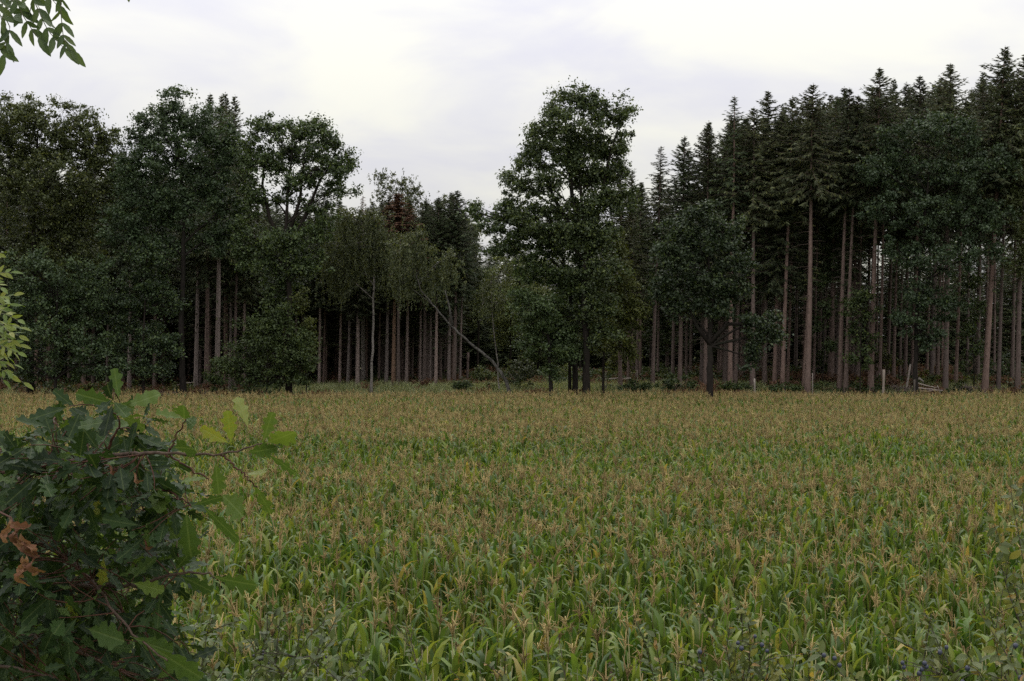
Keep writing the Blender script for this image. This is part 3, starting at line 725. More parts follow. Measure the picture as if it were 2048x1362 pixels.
T('leaning_birch', 'birch trunk leaning steeply to the left out of the corn edge', 'tree', 94.5, [(1027, 788), (1014, 765), (1002, 745), (983, 722), (955, 698), (926, 674), (902, 652), (868, 613), (842, 580), (830, 546)],
  [(830, 470, 30, 22), (800, 500, 30, 24), (850, 505, 34, 26), (825, 545, 34, 24), (870, 540, 26, 24), (795, 560, 20, 18), (905, 520, 20, 22)],
  'birch_leaf', bark='birch_dark', seed=16, r0=0.15, dens=1.0, size=0.15, weep=2.2, n_per=90, cr=(0.4, 0.7), extra_trunks=[[(905, 650), (898, 610), (890, 580)]])
T('birch_tree', 'wispy topped birch rising above the spruces beside the rusty dead one', 'tree', 112, [(868, 775), (872, 600), (868, 470), (840, 405), (800, 370)],
  [(775, 355, 24, 18), (800, 375, 34, 20), (765, 378, 16, 20), (835, 380, 24, 16), (815, 400, 34, 16), (850, 408, 18, 14), (780, 415, 22, 14), (885, 398, 18, 16)],
  'birch_leaf', bark='birch_bark', seed=17, r0=0.10, dens=0.8, size=0.17, weep=0.9, n_per=80, cr=(0.35, 0.6))
T('birch_sapling', 'thin pale birch sapling crossing behind the leaning trunk', 'tree', 98, [(1000, 775), (993, 710), (985, 640), (982, 560)],
  [(985, 560, 30, 30), (1000, 600, 26, 24), (965, 600, 22, 26), (1010, 540, 24, 24)], 'birch_leaf', bark='birch_bark', seed=18, r0=0.06, dens=0.7, size=0.14, weep=1.0, n_per=60, cr=(0.3, 0.6))
# trees closing the gap in the middle, farther back
for q, (bx, Yb, lobes, lab, lf) in enumerate([
    (955, 122, [(945, 470, 30, 40), (930, 520, 34, 44), (965, 560, 34, 44), (940, 620, 36, 44), (920, 570, 26, 36)], 'dim oak in the gap just left of the thin birch sapling', 'gap_crown'),
    (1020, 128, [(1015, 520, 36, 34), (1040, 570, 36, 40), (1000, 610, 36, 40), (1040, 640, 36, 36), (1010, 660, 30, 34)], 'far tree in the gap behind the thin birch sapling', 'gap_crown'),
    (1075, 132, [(1075, 540, 40, 40), (1070, 600, 44, 44), (1080, 670, 44, 44)], 'far tree half hidden behind the ivy clad tree', 'gap_crown'),
    (1300, 124, [(1300, 470, 34, 36), (1310, 540, 36, 44), (1290, 610, 40, 44), (1320, 670, 36, 40)], 'shaded tree between the maple and the lone oak', 'shrub_leaf'),
    (1160, 126, [(1160, 580, 50, 50), (1200, 640, 50, 44), (1130, 660, 44, 40)], 'far tree glimpsed behind the three dark trunks', 'shrub_leaf')]):
    T('oak_tree', lab, 'tree', Yb, [(bx, 775), (bx + 2, 650), (bx, 520)], lobes, lf, seed=30 + q, r0=0.14, dens=0.8, size=0.18)
# low shrubs along the meadow
for q, (bx, by, w, h, Yb, lab, lf) in enumerate([
    (1350, 778, 46, 20, 93.5, 'low rounded bramble bush left of the lone oak trunk', 'shrub_leaf'),
    (1270, 780, 36, 13, 94.5, 'flat bramble patch near the tallest oak', 'shrub_leaf'),
    (1470, 780, 44, 13, 95, 'flat bramble patch right of the lone oak trunk', 'shrub_leaf'),
    (1570, 782, 40, 10, 96, 'low green shrub before the two thick spruce trunks', 'shrub_leaf'),
    (1040, 770, 46, 40, 100, 'grey green willow bush behind the leaning birch foot', 'birch_leaf'),
    (960, 770, 24, 26, 106, 'small leafy bush under the leaning birch trunk', 'gap_crown'),
    (1130, 760, 40, 26, 112, 'dim bush in the gap between the dark trunks', 'gap_crown'),
    (925, 778, 16, 12, 93.5, 'little dark bush at the corn edge below the leaning birch', 'shrub_leaf'),
    (1240, 745, 40, 44, 106, 'yellow green thicket under the maple', 'yellow_crown'),
    (1640, 755, 44, 40, 118, 'dim thicket deep between the right hand spruces', 'shrub_leaf'),
    (1940, 750, 40, 36, 112, 'dark thicket beyond the massive oak', 'oak_crown'),
    (2010, 755, 44, 34, 110, 'dark thicket by the right edge of the photo', 'oak_crown'),
    (1770, 740, 36, 40, 108, 'sapling thicket behind the weathered fence post', 'yellow_crown'),
    (430, 775, 24, 36, 97, 'dark undergrowth bush left of the large hazel', 'shrub_leaf'),
    (395, 640, 18, 10, 94, 'leafy bough patch beside the black oak trunk', 'oak_crown')][:14]):
    lobes = [(bx + dx * w, by - h * f, w * s_, h * s_ * 0.9) for dx, f, s_ in ((-0.5, 0.5, 0.5), (0, 0.9, 0.6), (0.5, 0.6, 0.5), (0.1, 0.35, 0.6))]
    T('bush', lab, 'bush', Yb, [(bx, by + 8), (bx, by - h * 0.6)], lobes, lf, seed=60 + q, r0=0.04, dens=1.0, size=0.15, n_per=80, cr=(0.3, 0.55), twigs=0.3, bark='brush_wood')

# ---------------------------------------------------------------- spruces
def spruce_geo(k, H=27.0, base=0.55, Lmax=2.6, dead=False, pale=False, sparse=1.0, power=0.68):
    r = np.random.default_rng(1000 + k)
    mb = MB()
    z = np.linspace(0, H, 12); sway = r.normal(0, 0.05, 2)
    ax = np.stack([sway[0] * np.sin(z * 0.25 + k), sway[1] * np.sin(z * 0.2 + 2 * k), z], 1)
    rad = (0.5 * (1 - z / H) ** 0.75 + 0.025) * (1 + 0.35 * np.exp(-z * 1.6))
    mb.tube(ax, rad, 9)
    zb = H * base
    st = MB()
    for i in range(int(95 * sparse) if not dead else 30):
        zz = r.uniform(2.0, zb + 1.5); a = r.uniform(0, 6.283); L = r.uniform(0.3, 0.9) + 1.8 * max(0, (zz - zb * 0.45) / zb) * r.uniform(0.2, 1)
        d = np.array([math.cos(a), math.sin(a), r.uniform(-0.25, 0.1)])
        p0 = np.array([0, 0, zz]); st.tube([p0, p0 + d * L * 0.55, p0 + d * L + [0, 0, -0.12 * L]], [0.022, 0.015, 0.006], 3, cap=False)
    C, U, Nn, LL = [], [], [], []
    tr_mb = mb; mb = st
    zz = zb
    while zz < H - 0.15:
        t = (zz - zb) / (H - zb)
        full = min(1.0, 0.5 + t * 2.5)
        a = r.uniform(0, 6.283)
        L = Lmax * (1 - t) ** power * full * r.uniform(0.55, 1.2) * min(1.0, max(0.22, (H - zz) / 1.9)) + 0.12
        e0 = math.radians(-8 + 34 * t ** 2.2 + r.normal(0, 9)); droop = (0.55 * (1 - t) + 0.06) * r.uniform(0.6, 1.3)
        s_ = np.linspace(0, 1, 6)
        rr = L * s_ * math.cos(e0); dz = L * (math.sin(e0) * s_ - droop * s_ ** 1.5 + 0.25 * s_ ** 4)
        d = np.array([math.cos(a), math.sin(a), 0])
        pts = np.array([0, 0, zz]) + d * rr[:, None] + np.array([0, 0, 1.0]) * dz[:, None]
        mb.tube(pts, np.linspace(0.026, 0.008, 6), 3, cap=False)
        m = int((9 + 28 * L) * sparse)
        q = r.uniform(0.0, 1.0, m) ** np.where(r.uniform(size=m) < 0.35, 1.8, 0.75)
        c = np.stack([np.interp(q, s_, pts[:, j]) for j in range(3)], 1)
        side = np.array([-d[1], d[0], 0]); sg = r.choice([-1, 1], m)
        u = d * r.uniform(0.1, 0.8, m)[:, None] + side * (sg * r.uniform(0.1, 0.9, m))[:, None] + np.array([0, 0, 1.0]) * (-r.uniform(0.2, 1.5, m) * (1 - t * 0.9) + 0.2 * t)[:, None]
        u = nrm(u); ll = r.uniform(0.20, 0.62, m) * (0.45 + 0.55 * (1 - t))
        C.append(c + u * ll[:, None] * 0.45); U.append(u); Nn.append(nrm(r.normal(size=(m, 3)) + [0, 0, 0.3])); LL.append(ll)
        zz += r.uniform(0.03, 0.10) * (1.7 if sparse < 0.8 else 1) * (1 - 0.55 * t)
    for i in range(0 if dead else 16):       # stray living twigs on the bare stem
        zz = r.uniform(zb * 0.45, zb); a = r.uniform(0, 6.283); m = 14; L = r.uniform(0.5, 1.3); q = r.uniform(0.2, 1, m)
        d = np.array([math.cos(a), math.sin(a), -0.2]); c = np.array([0, 0, zz]) + d * (L * q)[:, None]
        u = nrm(d * 0.5 + r.normal(0, 0.5, (m, 3)) + [0, 0, -0.5]); C.append(c); U.append(u); Nn.append(nrm(r.normal(size=(m, 3)))); LL.append(r.uniform(0.15, 0.35, m))
    m = 26; q = r.uniform(0.0, 1, m)
    C.append(np.stack([np.zeros(m), np.zeros(m), H - 1.4 + 1.5 * q], 1)); u = nrm(np.stack([r.normal(0, .8, m), r.normal(0, .8, m), np.full(m, 0.35)], 1))
    U.append(u); Nn.append(nrm(r.normal(size=(m, 3)))); LL.append(np.full(m, 0.20))
    C, U, Nn, LL = map(np.concatenate, (C, U, Nn, LL))
    V, F = leaf_quads(C, U, Nn, LL, LL * r.uniform(0.18, 0.32, len(LL)), 0.4)
    leaf = 'dead_needle' if dead else ('spruce_pale' if pale else 'spruce_needle')
    crown = mesh_from('spruce_crown_%d' % k, V, F, M[leaf], tint=r.uniform(size=len(F)))
    return tr_mb, crown, st
SPR = {}; PALE = {}
def spruce_variant(key, k, bark='spruce_bark', **kw):
    mb, crown, st = spruce_geo(k, **kw)
    SPR[key] = (mb.mesh('spruce_trunk_%s' % key, M[bark]), crown, kw.get('H', 27.0), st.mesh('spruce_branches_%s' % key, M['dead_twig']))
for i in range(6): spruce_variant('high%d' % i, 1 + i, base=0.42 + 0.03 * i, Lmax=3.1 + 0.15 * (i % 4), power=0.56 + 0.05 * (i % 3))
for i in range(3): spruce_variant('mid%d' % i, 11 + i, base=0.32 + 0.04 * i, Lmax=3.3)
for i in range(4): spruce_variant('top%d' % i, 31 + i, base=0.585 + 0.02 * i, Lmax=3.2 + 0.15 * (i % 3), power=0.55 + 0.06 * (i % 3))
spruce_variant('pale0', 21, base=0.30, Lmax=3.0, pale=True)
spruce_variant('pale1', 22, base=0.52, Lmax=2.5, pale=True)
spruce_variant('low0', 23, base=0.06, Lmax=3.2, power=0.65, sparse=0.79)
spruce_variant('low1', 24, base=0.12, Lmax=3.0, pale=True, power=0.65, sparse=0.79)
spruce_variant('thin0', 25, base=0.62, Lmax=1.7, sparse=0.6)
spruce_variant('dead0', 26, base=0.62, Lmax=2.0, dead=True, sparse=1.7, power=0.8)
spruce_variant('orange', 27, bark='orange_bark', base=0.58, Lmax=2.2)
spruce_variant('snag', 28, bark='grey_bark', base=0.90, Lmax=0.35, dead=True, sparse=0.3)
def spruce(px, Y, top, var, rad, label, lean=1.2, cw=1.0, group=None, name='spruce_tree', pale=False):
    """px: base column, top: row of the tip, rad: trunk radius in metres"""
    Y = Y * K
    X = (px - 1024) / FPX * Y
    z0 = float(gz(X, Y)) - 0.06
    zt = CAM_Z + (681 - top) / FPX * Y
    tm, cm, H, bm_ = SPR[var]
    if pale:
        if var not in PALE:
            PALE[var] = tm.copy(); PALE[var].materials.clear(); PALE[var].materials.append(M['pale_spruce_bark'])
        tm = PALE[var]
    root = thing(name, label, 'tree', (X, Y, z0), group)
    k = (zt - z0) / H
    root.rotation_euler = (math.radians(rng.normal(0, 0.5)), math.radians(lean + rng.normal(0, 0.35)), rng.uniform(0, 0))
    a = rng.uniform(0, 6.283)
    t = obj('trunk', tm, root); t.scale = (rad / 0.5, rad / 0.5, k)
    c = obj('crown', cm, root); c.scale = (cw, cw, k); c.rotation_euler = (0, 0, a)
    c = obj('branches', bm_, root); c['kind'] = 'stuff'; c.scale = (cw, cw, k); c.rotation_euler = (0, 0, a)
    return root
GL, GR = 'spruces of the left stand', 'spruces of the right stand'
HV = ['high0', 'high1', 'high2', 'high3', 'high4', 'high5']
# left stand: front trunks that can be told apart
left_front = [
    (391, 104, 250, 0.22, 'spruce trunk just right of the black oak trunk'), (412, 103, 270, 0.24, 'thick spruce trunk second right of the black oak trunk'),
    (433, 102, 190, 0.26, 'thickest pale spruce trunk left of the large hazel'), (258, 105, 300, 0.2, 'short stretch of spruce trunk showing left of the shaded beech'),
    (459, 106, 190, 0.15, 'thin spruce trunk above the left side of the hazel'), (468, 104, 300, 0.17, 'reddish spruce trunk above the hazel top left'),
    (486, 105, 320, 0.15, 'slim spruce trunk above the middle of the hazel'), (590, 106, 420, 0.13, 'slim spruce trunk beside the rounded oak trunk'),
    (638, 104, 420, 0.15, 'first spruce of the clear row right of the hazel'), (647, 106, 430, 0.12, 'thin second spruce of the clear row right of the hazel'),
    (679, 105, 440, 0.15, 'grey spruce trunk third in the clear row'), (695, 104, 430, 0.15, 'reddish spruce trunk left of the thick pale one'),
    (714, 103, 420, 0.20, 'thick pale spruce trunk left of the white birch stem'), (757, 107, 400, 0.13, 'slim spruce trunk right of the white birch stem'),
    (772, 104, 390, 0.18, 'grey spruce trunk touching the orange one'), (812, 105, 400, 0.17, 'lone grey spruce trunk right of the orange one'),
    (839, 106, 420, 0.14, 'thin spruce left of the close trio of trunks'), (848, 104, 400, 0.19, 'broad reddish spruce trunk in the close group'),
    (859, 107, 410, 0.13, 'slender spruce behind the close group of trunks'), (871, 103, 395, 0.17, 'greyish spruce trunk just left of the leaning birch'),
    (897, 104, 385, 0.16, 'brown spruce trunk crossed by the leaning birch'), (908, 103, 380, 0.17, 'pale spruce trunk right behind the leaning birch'),
    (919, 108, 420, 0.13, 'last slim spruce of the left stand by the gap')]
for q, (px, Y, top, rad, lab) in enumerate(left_front):
    spruce(px, Y, top, HV[q % 6] if q % 5 else 'pale1', rad * 0.88, lab, lean=1.1, cw=0.85, group=GL, pale=q % 4 != 1)
spruce(786, 103.5, 395, 'orange', 0.18, 'spruce with flaking orange bark in the left stand', 1.2, 0.85, GL)
spruce(797, 103, 388, 'dead0', 0.16, 'dead spruce with rusty brown needles above the birches', 0.4, 1.6, GL, 'dead_spruce')
spruce(690, 118, 432, 'dead0', 0.14, 'small rusty dead spruce top left of the bare snag', 0.3, 0.9, GL, 'dead_spruce')
spruce(726, 108, 393, 'snag', 0.22, 'bare grey snag poking above the weeping birch', 0.4, 1.0, GL, 'tree_snag')
spruce(418, 108, 188, 'mid0', 0.22, 'spruce tip showing above the tall dark oak, left of two', 0.3, 1.0, GL)
spruce(452, 107, 186, 'mid1', 0.22, 'spruce tip showing above the tall dark oak, right of two', 0.3, 0.9, GL)
spruce(770, 115, 400, 'mid2', 0.18, 'dark spruce behind the wispy birch top', 0.3, 1.0, GL)
spruce(905, 112, 388, 'pale1', 0.18, 'pointed green spruce top at the right end of the left stand', 0.2, 1.0, GL)
spruce(880, 112, 400, 'mid0', 0.18, 'pointed spruce top left of the last green one', 0.2, 1.0, GL)
# right stand
right_front = [
    (1240, 100, 320, 'pale0', 0.20, 'broad green spruce right of the tallest oak', 0.8, 0.95), (1256, 104, 420, 'pale1', 0.15, 'slim spruce trunk beside the broad green spruce', 0.8, 0.8),
    (1305, 101, 292, 'thin0', 0.20, 'drooping spruce with a narrow knobbly top', 2.0, 1.15), (1359, 101, 272, 'high0', 0.22, 'spruce left of the lone oak with a pale lower trunk', 0.8, 1.0),
    (1372, 106, 300, 'mid1', 0.14, 'thin spruce close behind the lone oak, left side', 1.0, 0.9), (1402, 103, 250, 'high1', 0.18, 'spruce trunk left of the lone oak trunk', 1.0, 1.0),
    (1410, 100, 243, 'mid0', 0.22, 'spruce whose trunk shows just left of the lone oak trunk', 1.0, 1.0), (1449, 102, 230, 'high2', 0.20, 'spruce trunk first right of the lone oak', 1.6, 1.0),
    (1460, 99, 192, 'thin0', 0.24, 'spruce with a tall thin ragged spire', 1.0, 1.25), (1470, 101, 235, 'high3', 0.21, 'spruce trunk third right of the lone oak', 1.6, 1.0),
    (1505, 99, 215, 'high0', 0.25, 'spruce with a pale straight trunk above the low oak bough', 1.0, 1.05), (1529, 101, 181, 'high1', 0.22, 'spruce with a dense pointed top above its pale neighbour', 1.0, 1.1),
    (1548, 100, 230, 'mid1', 0.20, 'spruce right of the low oak bough', 2.0, 1.0), (1564, 99, 192, 'high2', 0.23, 'tall spruce left of the paired thick trunks', 2.0, 1.05),
    (1574, 103, 240, 'high3', 0.16, 'slim spruce close to the tall one left of the pair', 2.0, 1.0), (1607, 100, 220, 'high0', 0.19, 'darker trunk of the paired thick spruces', 2.2, 1.0),
    (1615, 97.5, 167, 'high1', 0.28, 'thickest spruce trunk, right one of the pair', 1.6, 1.1), (1627, 103, 200, 'high2', 0.13, 'thin spruce right beside the thickest one', 1.2, 0.9),
    (1661, 104, 200, 'mid2', 0.24, 'dark spruce trunk between the two trunk pairs', 1.2, 1.0), (1671, 106, 175, 'high3', 0.2, 'dark spruce behind the second trunk pair', 1.4, 1.0),
    (1678, 98.5, 178, 'high0', 0.23, 'pale spruce trunk, left one of the second pair', 2.2, 1.05), (1690, 98, 190, 'high1', 0.21, 'pale spruce trunk, right one of the second pair', 2.6, 1.0),
    (1741, 97.5, 134, 'high2', 0.27, 'tall spruce left of the weathered fence post', 1.8, 1.15), (1759, 101, 190, 'high3', 0.17, 'slim spruce behind the weathered fence post', 1.6, 0.95),
    (1890, 97.8, 126, 'high0', 0.24, 'spruce with a pale bare foot under the massive oak', 1.6, 1.1), (1830, 103, 152, 'high1', 0.2, 'spruce with a forked tip above the massive oak', 1.2, 1.1),
    (1911, 101, 200, 'high2', 0.18, 'slim spruce right of the pale bare foot', 2.0, 1.0), (1969, 97.5, 92, 'high3', 0.29, 'highest spruce near the right edge with a thick leaning trunk', 2.6, 1.25),
    (1996, 99, 130, 'high0', 0.19, 'slim spruce right beside the highest one', 2.0, 1.0), (2034, 98, 108, 'high1', 0.25, 'thick spruce trunk next to the right edge', 1.4, 1.15)]
for (px, Y, top, var, rad, lab, lean, cw) in right_front:
    if px > 1490 and var.startswith('high'): var = 'top%d' % (int(px) % 4)
    spruce(px, Y, top, var, rad * 0.84, lab, lean, cw, GR)
def fill_spruces():
    r = np.random.default_rng(77)
    def zone(x0, x1, y0, y1, step, topf, group, label, vars_, keep=1.0, lean=1.0):
        for yy in np.arange(y0, y1, step):
            for xx in np.arange(x0, x1, step):
                if r.uniform() > keep: continue
                Y = yy + r.uniform(-0.3, 0.3) * step; px = 1024 + (xx + r.uniform(-0.35, 0.35) * step) / (Y * K) * FPX
                v = vars_[int(r.integers(0, len(vars_)))]
                spruce(px, Y, topf(px) + r.normal(0, 16), v, r.uniform(0.11, 0.2), label, lean, r.uniform(0.85, 1.1), group)
    zone(-27, -5, 109, 136, 2.9, lambda p: 430, 'spruces deep in the left stand', 'slender spruce among the shadowed rows deep in the left stand', ['high0', 'high1', 'high2', 'high3', 'mid0'])
    zone(-48, -29, 109, 127, 3.2, lambda p: 330, 'spruces behind the left oaks', 'dim spruce trunk in the darkness under the left oaks', ['mid0', 'mid1', 'mid2', 'high0'])
    zone(20, 47, 105, 130, 3.4, lambda p: np.interp(p, [1300, 1480, 1650, 2010], [310, 245, 205, 145]), 'spruces deep in the right stand', 'spruce trunk in the dim rows deep in the right stand', ['high2', 'high3', 'high4', 'high5', 'top0', 'mid2'], 0.95, 1.4)
    zone(11, 19, 110, 128, 3.8, lambda p: 350, 'spruces behind the lone oak', 'dim spruce in the rows behind the lone oak', ['mid0', 'mid1', 'pale1'], 0.8)
    pts, rot, scl, idx = [], [], [], []
    def rows(x0, x1, y0, y1, step, top, keep=1.0):
        for yy in np.arange(y0, y1, step):
            for xx in np.arange(x0, x1, step):
                if r.uniform() > keep: continue
                Y = (yy + r.uniform(-0.3, 0.3) * step) * K; X = xx + r.uniform(-0.35, 0.35) * step
                z0 = float(gz(X, Y)) - 0.3; zt = CAM_Z + (681 - top + r.normal(0, 18)) / FPX * Y
                pts.append((X, Y, z0)); rot.append((0, 0, r.uniform(0, 6.28))); scl.append((zt - z0) / 27.0 * 1.05); idx.append(int(r.integers(0, 2)))
    rows(-30, -4, 140, 150, 2.7, 470); rows(-62, -30, 126, 136, 3.0, 420); rows(-66, 18, 154, 163, 3.2, 500); rows(18, 75, 156, 164, 3.4, 535)
    rows(-6, 18, 140, 152, 3.0, 540); rows(12, 62, 134, 146, 3.1, 468, 0.96)
    wide = []
    for k_, key in enumerate(('low0', 'low1')):
        me = SPR[key][1].copy(); me.transform(Matrix.Diagonal((2.0, 2.0, 1.0, 1.0))); wide.append(me)
    scatter('far_wood', pts, rot, scl, idx, wide, 'dark wood of low branched spruces that closes off the view behind the stands', 'wood')
fill_spruces()

# ---------------------------------------------------------------- undergrowth on the forest floor
def build_undergrowth():
    r = np.random.default_rng(55); src = []
    for k in range(6):
        n = 9; cc = np.stack([r.normal(0, 0.35, n), r.normal(0, 0.35, n), r.uniform(0.1, 0.75, n)], 1)
        V, F, t = crown_leaves(r, cc, r.uniform(0.2, 0.4, n), 26, 0.13, 0.7)
        src.append(mesh_from('undergrowth_%d' % k, V, F, M['shrub_leaf'] if k < 3 else (M['yellow_crown'] if k == 3 else M['bracken']), tint=t))
    n = 5200; x = r.uniform(-60, 60, n); y = (97 + 55 * r.uniform(size=n) ** 1.2) * K
    left = x < -4
    green = np.where(left, 0.55, np.where(x < 18, 0.8, 0.38))
    den = np.where(left, 0.65, 0.9) * (0.3 + vnoise(x, y, 5, 5, 61)) * np.where((x > -18) & (x < 21) & (y < 106 * K), 0.08, 1.0) * np.where((x > -19) & (x < -4), 0.5, 1.0)
    k = r.uniform(size=n) < den
    x, y, green = x[k], y[k], green[k]
    idx = np.where(r.uniform(size=len(x)) < green, r.integers(0, 4, len(x)), r.integers(4, 6, len(x)))
    scatter('undergrowth', np.stack([x, y, gz(x, y) - 0.05], 1), np.stack([0 * x, 0 * x, r.uniform(0, 6.28, len(x))], 1), r.uniform(0.6, 1.7, len(x)), idx, src,
            'low brambles and brown bracken over the forest floor', 'undergrowth')
build_undergrowth()

# ---------------------------------------------------------------- posts, logs, brushwood
def post(px, top, Y, w, mat, label, lean=0.0, name='fence_post', sides=6, cat='post'):
    Y = Y * K; X = (px - 1024) / FPX * Y; z0 = float(gz(X, Y)) - 0.1; zt = CAM_Z + (681 - top) / FPX * Y
    r = np.random.default_rng(int(px)); mb = MB()
    z = np.linspace(0, zt - z0, 6); p = np.stack([lean * z + r.normal(0, 0.006, 6), r.normal(0, 0.006, 6), z], 1)
    mb.tube(p, w * (1 + r.normal(0, 0.05, 6)), sides)
    o = obj(name, mb.mesh(name, M[mat], False), None, (X, Y, z0)); tag(o, label, cat)
post(1766, 739, 95.5, 0.10, 'post_wood', 'weathered pale wooden fence post at the right of the corn edge', 0.02)
post(1829, 759, 95.0, 0.075, 'dark_post', 'short dark fence post beside the pale split log')
post(1625, 746, 95.2, 0.045, 'post_wood', 'thin grey stake standing before the thickest spruce', 0.0, 'stake')
post(1509, 757, 96, 0.075, 'pale_wood', 'stubby whitish stump below the low oak bough', 0.0, 'tree_stump', cat='stump')
post(1810, 728, 98, 0.085, 'grey_bark', 'leaning grey broken stem left of the short dark post', 0.16, 'broken_stem', cat='stump')
post(1212, 742, 98, 0.03, 'post_wood', 'thin fence stake right of the tallest oak', 0.0, 'stake')
post(1274, 740, 99, 0.03, 'post_wood', 'thin fence stake by the maple thicket', 0.01, 'stake')
post(934, 705, 107, 0.13, 'spruce_bark', 'broken spruce stub in the gap under the leaning birch', 0.03, 'broken_stem', cat='stump')
def log(p0, p1, Y, r0, mat, label, dy=0.3):
    a = P(*p0, Y); b = P(*p1, Y + dy); mb = MB(); r = np.random.default_rng(int(p0[0] * 7 + p0[1]))
    t = np.linspace(0, 1, 6)[:, None]; p = a * (1 - t) + b * t + r.normal(0, 0.02, (6, 3))
    mb.tube(p - a, np.linspace(r0, r0 * 0.7, 6), 7)
    o = obj('log', mb.mesh('log', M[mat]), None, tuple(a)); tag(o, label, 'log')
log((1836, 766), (1872, 776), 96.5, 0.055, 'pale_wood', 'pale split log lying highest beside the short dark post')
log((1832, 776), (1884, 781), 96.2, 0.06, 'grey_bark', 'grey log under the pale split one')
log((1840, 783), (1880, 780), 96.0, 0.07, 'brush_wood', 'dark brown log at the bottom of the small log heap')
log((1838, 757), (1847, 764), 97.0, 0.10, 'pale_wood', 'short cut billet with a pale end above the logs')
log((1875, 772), (1880, 790), 95.6, 0.05, 'pale_wood', 'thin pale log tipped on end at the heap')
def brush(px, py, w, h, Y, label, n=220, dx=1.0):
    r = np.random.default_rng(int(px)); c = P(px, py, Y); X0 = c[0]; Y = Y * K; z0 = float(gz(c[0], Y)); ppm = FPX / Y
    mb = MB()
    for i in range(n):
        x = r.normal(0, w / ppm * 0.45); y = r.normal(0, 0.7); zt = max(0.05, (h / ppm) * math.exp(-(x / (w / ppm * 0.6)) ** 2) * r.uniform(0.1, 1.0))
        L = r.uniform(0.5, 1.8); a = r.uniform(0, 6.28); e = r.normal(0, 0.35)
        d = np.array([math.cos(a) * math.cos(e), math.sin(a) * math.cos(e) * 0.6, math.sin(e)]) * L / 2
        p = np.array([x, y, zt]); mid = p + r.normal(0, 0.08, 3)
        mb.tube(np.array([p - d, mid, p + d]), [r.uniform(0.012, 0.035), 0.018, 0.006], 4)
    o = obj('brushwood', mb.mesh('brushwood', M['brush_wood']), None, (X0, Y, z0)); tag(o, label, 'brushwood', kind='stuff')
brush(338, 765, 30, 26, 97, 'heap of dry brushwood at the foot of the black oak trunk')
brush(415, 772, 22, 16, 98, 'small heap of dry twigs left of the large hazel', 120)
brush(790, 762, 40, 8, 102, 'low litter of dead branches under the orange barked spruce', 160)
brush(1370, 748, 60, 12, 102, 'spread of dead branches behind the lone oak', 220)
brush(1790, 770, 60, 16, 98.5, 'tangle of dead branches around the weathered fence post', 260)
brush(1940, 775, 60, 14, 99, 'tangle of dead branches near the highest spruce', 200)
log((355, 770), (385, 764), 96.5, 0.05, 'pale_wood', 'pale bare branch lying on the brushwood by the black oak trunk')
log((1218, 758), (1262, 756), 100, 0.07, 'grey_bark', 'grey log lying in the grass right of the tallest oak')

# ---------------------------------------------------------------- foreground leaves
def lobed_leaf(k, L=1.0):
    """oak leaf along +X, up +Z, unit length; returns V,F,luv"""
    r = np.random.default_rng(2000 + k)
    x = np.concatenate([[0, 0.09], np.linspace(0.13, 0.985, 15), [1.0]]); n = len(x)
    def half(sg):
        nl = r.uniform(3.3, 4.1); ph = r.uniform(-0.12, 0.12)
        t = np.clip((x - 0.11) / 0.89, 0, 1)
        env = 0.235 * np.sin(math.pi * np.clip(t, 0, 1) ** 1.25 * 0.93 + 0.02) ** 0.8 * r.uniform(0.85, 1.1) + 0.012
        lobe = 0.5 + 0.5 * np.cos(2 * math.pi * (t * nl - 0.55 + ph))
        w = env * (0.50 + 0.50 * lobe ** 0.8) * (1 + r.normal(0, 0.05, n))
        w[0] = w[1] = 0.007; w[-1] = 0.02
        return x + 0.045 * lobe * (t > 0) * (t < 0.97), w
    xl, w1 = half(1); xr, w2 = half(-1)
    curl = r.uniform(-0.5, 0.9); fold = r.uniform(0.12, 0.5); wav = r.uniform(0.02, 0.07)
    def shape(xx, w, sg):
        y = sg * w; zz = fold * np.abs(w) + wav * np.sin(xx * 22 + k + sg) * (np.abs(w) / 0.25) - 0.22 * curl * xx ** 2 - 0.6 * np.abs(w) ** 2
        return np.stack([xx, y * math.cos(fold * 0.5), zz], 1)
    V = np.concatenate([shape(x, np.zeros(n), 1), shape(xl, w1, 1), shape(xr, w2, -1)])
    i = np.arange(n - 1)
    F = np.concatenate([np.stack([i, i + 1, n + i + 1, n + i], 1), np.stack([i + 1, i, 2 * n + i, 2 * n + i + 1], 1)])
    luv = np.concatenate([np.stack([0 * x, x, 0 * x], 1), np.stack([w1 / 0.3, x, 0 * x], 1), np.stack([-w2 / 0.3, x, 0 * x], 1)])
    return V, F, luv
def ovate_leaf(k, ratio=0.36, peak=0.42, n=7, serr=0.0):
    r = np.random.default_rng(2500 + k); x = np.linspace(0, 1, n)
    w = ratio * 0.5 * (np.sin(math.pi * np.clip(x, 0, 1) ** (math.log(0.5) / math.log(peak)))) ** 0.85 + 0.006
    w = w * (1 + serr * np.where(np.arange(n) % 2, 1, -1) * (x > 0.1))
    curl = r.uniform(-0.3, 0.9); fold = r.uniform(0.1, 0.6); sw = r.normal(0, 0.08)
    V = np.concatenate([np.stack([x, sw * x ** 2 + s_ * w, fold * np.abs(s_) * w - 0.25 * curl * x ** 2], 1) for s_ in (0, 1, -1)])
    i = np.arange(n - 1)
    F = np.concatenate([np.stack([i, i + 1, n + i + 1, n + i], 1), np.stack([i + 1, i, 2 * n + i, 2 * n + i + 1], 1)])
    luv = np.concatenate([np.stack([s_ * w / (ratio * 0.5), x, 0 * x], 1) for s_ in (0, 1, -1)])
    return V, F, luv
def leaf_set(name, geos, mat):
    return [(g, mesh_from('%s_%d' % (name, i), g[0], g[1], M[mat], smooth=True, luv=g[2])) for i, g in enumerate(geos)]
OAKG = [lobed_leaf(k) for k in range(9)]
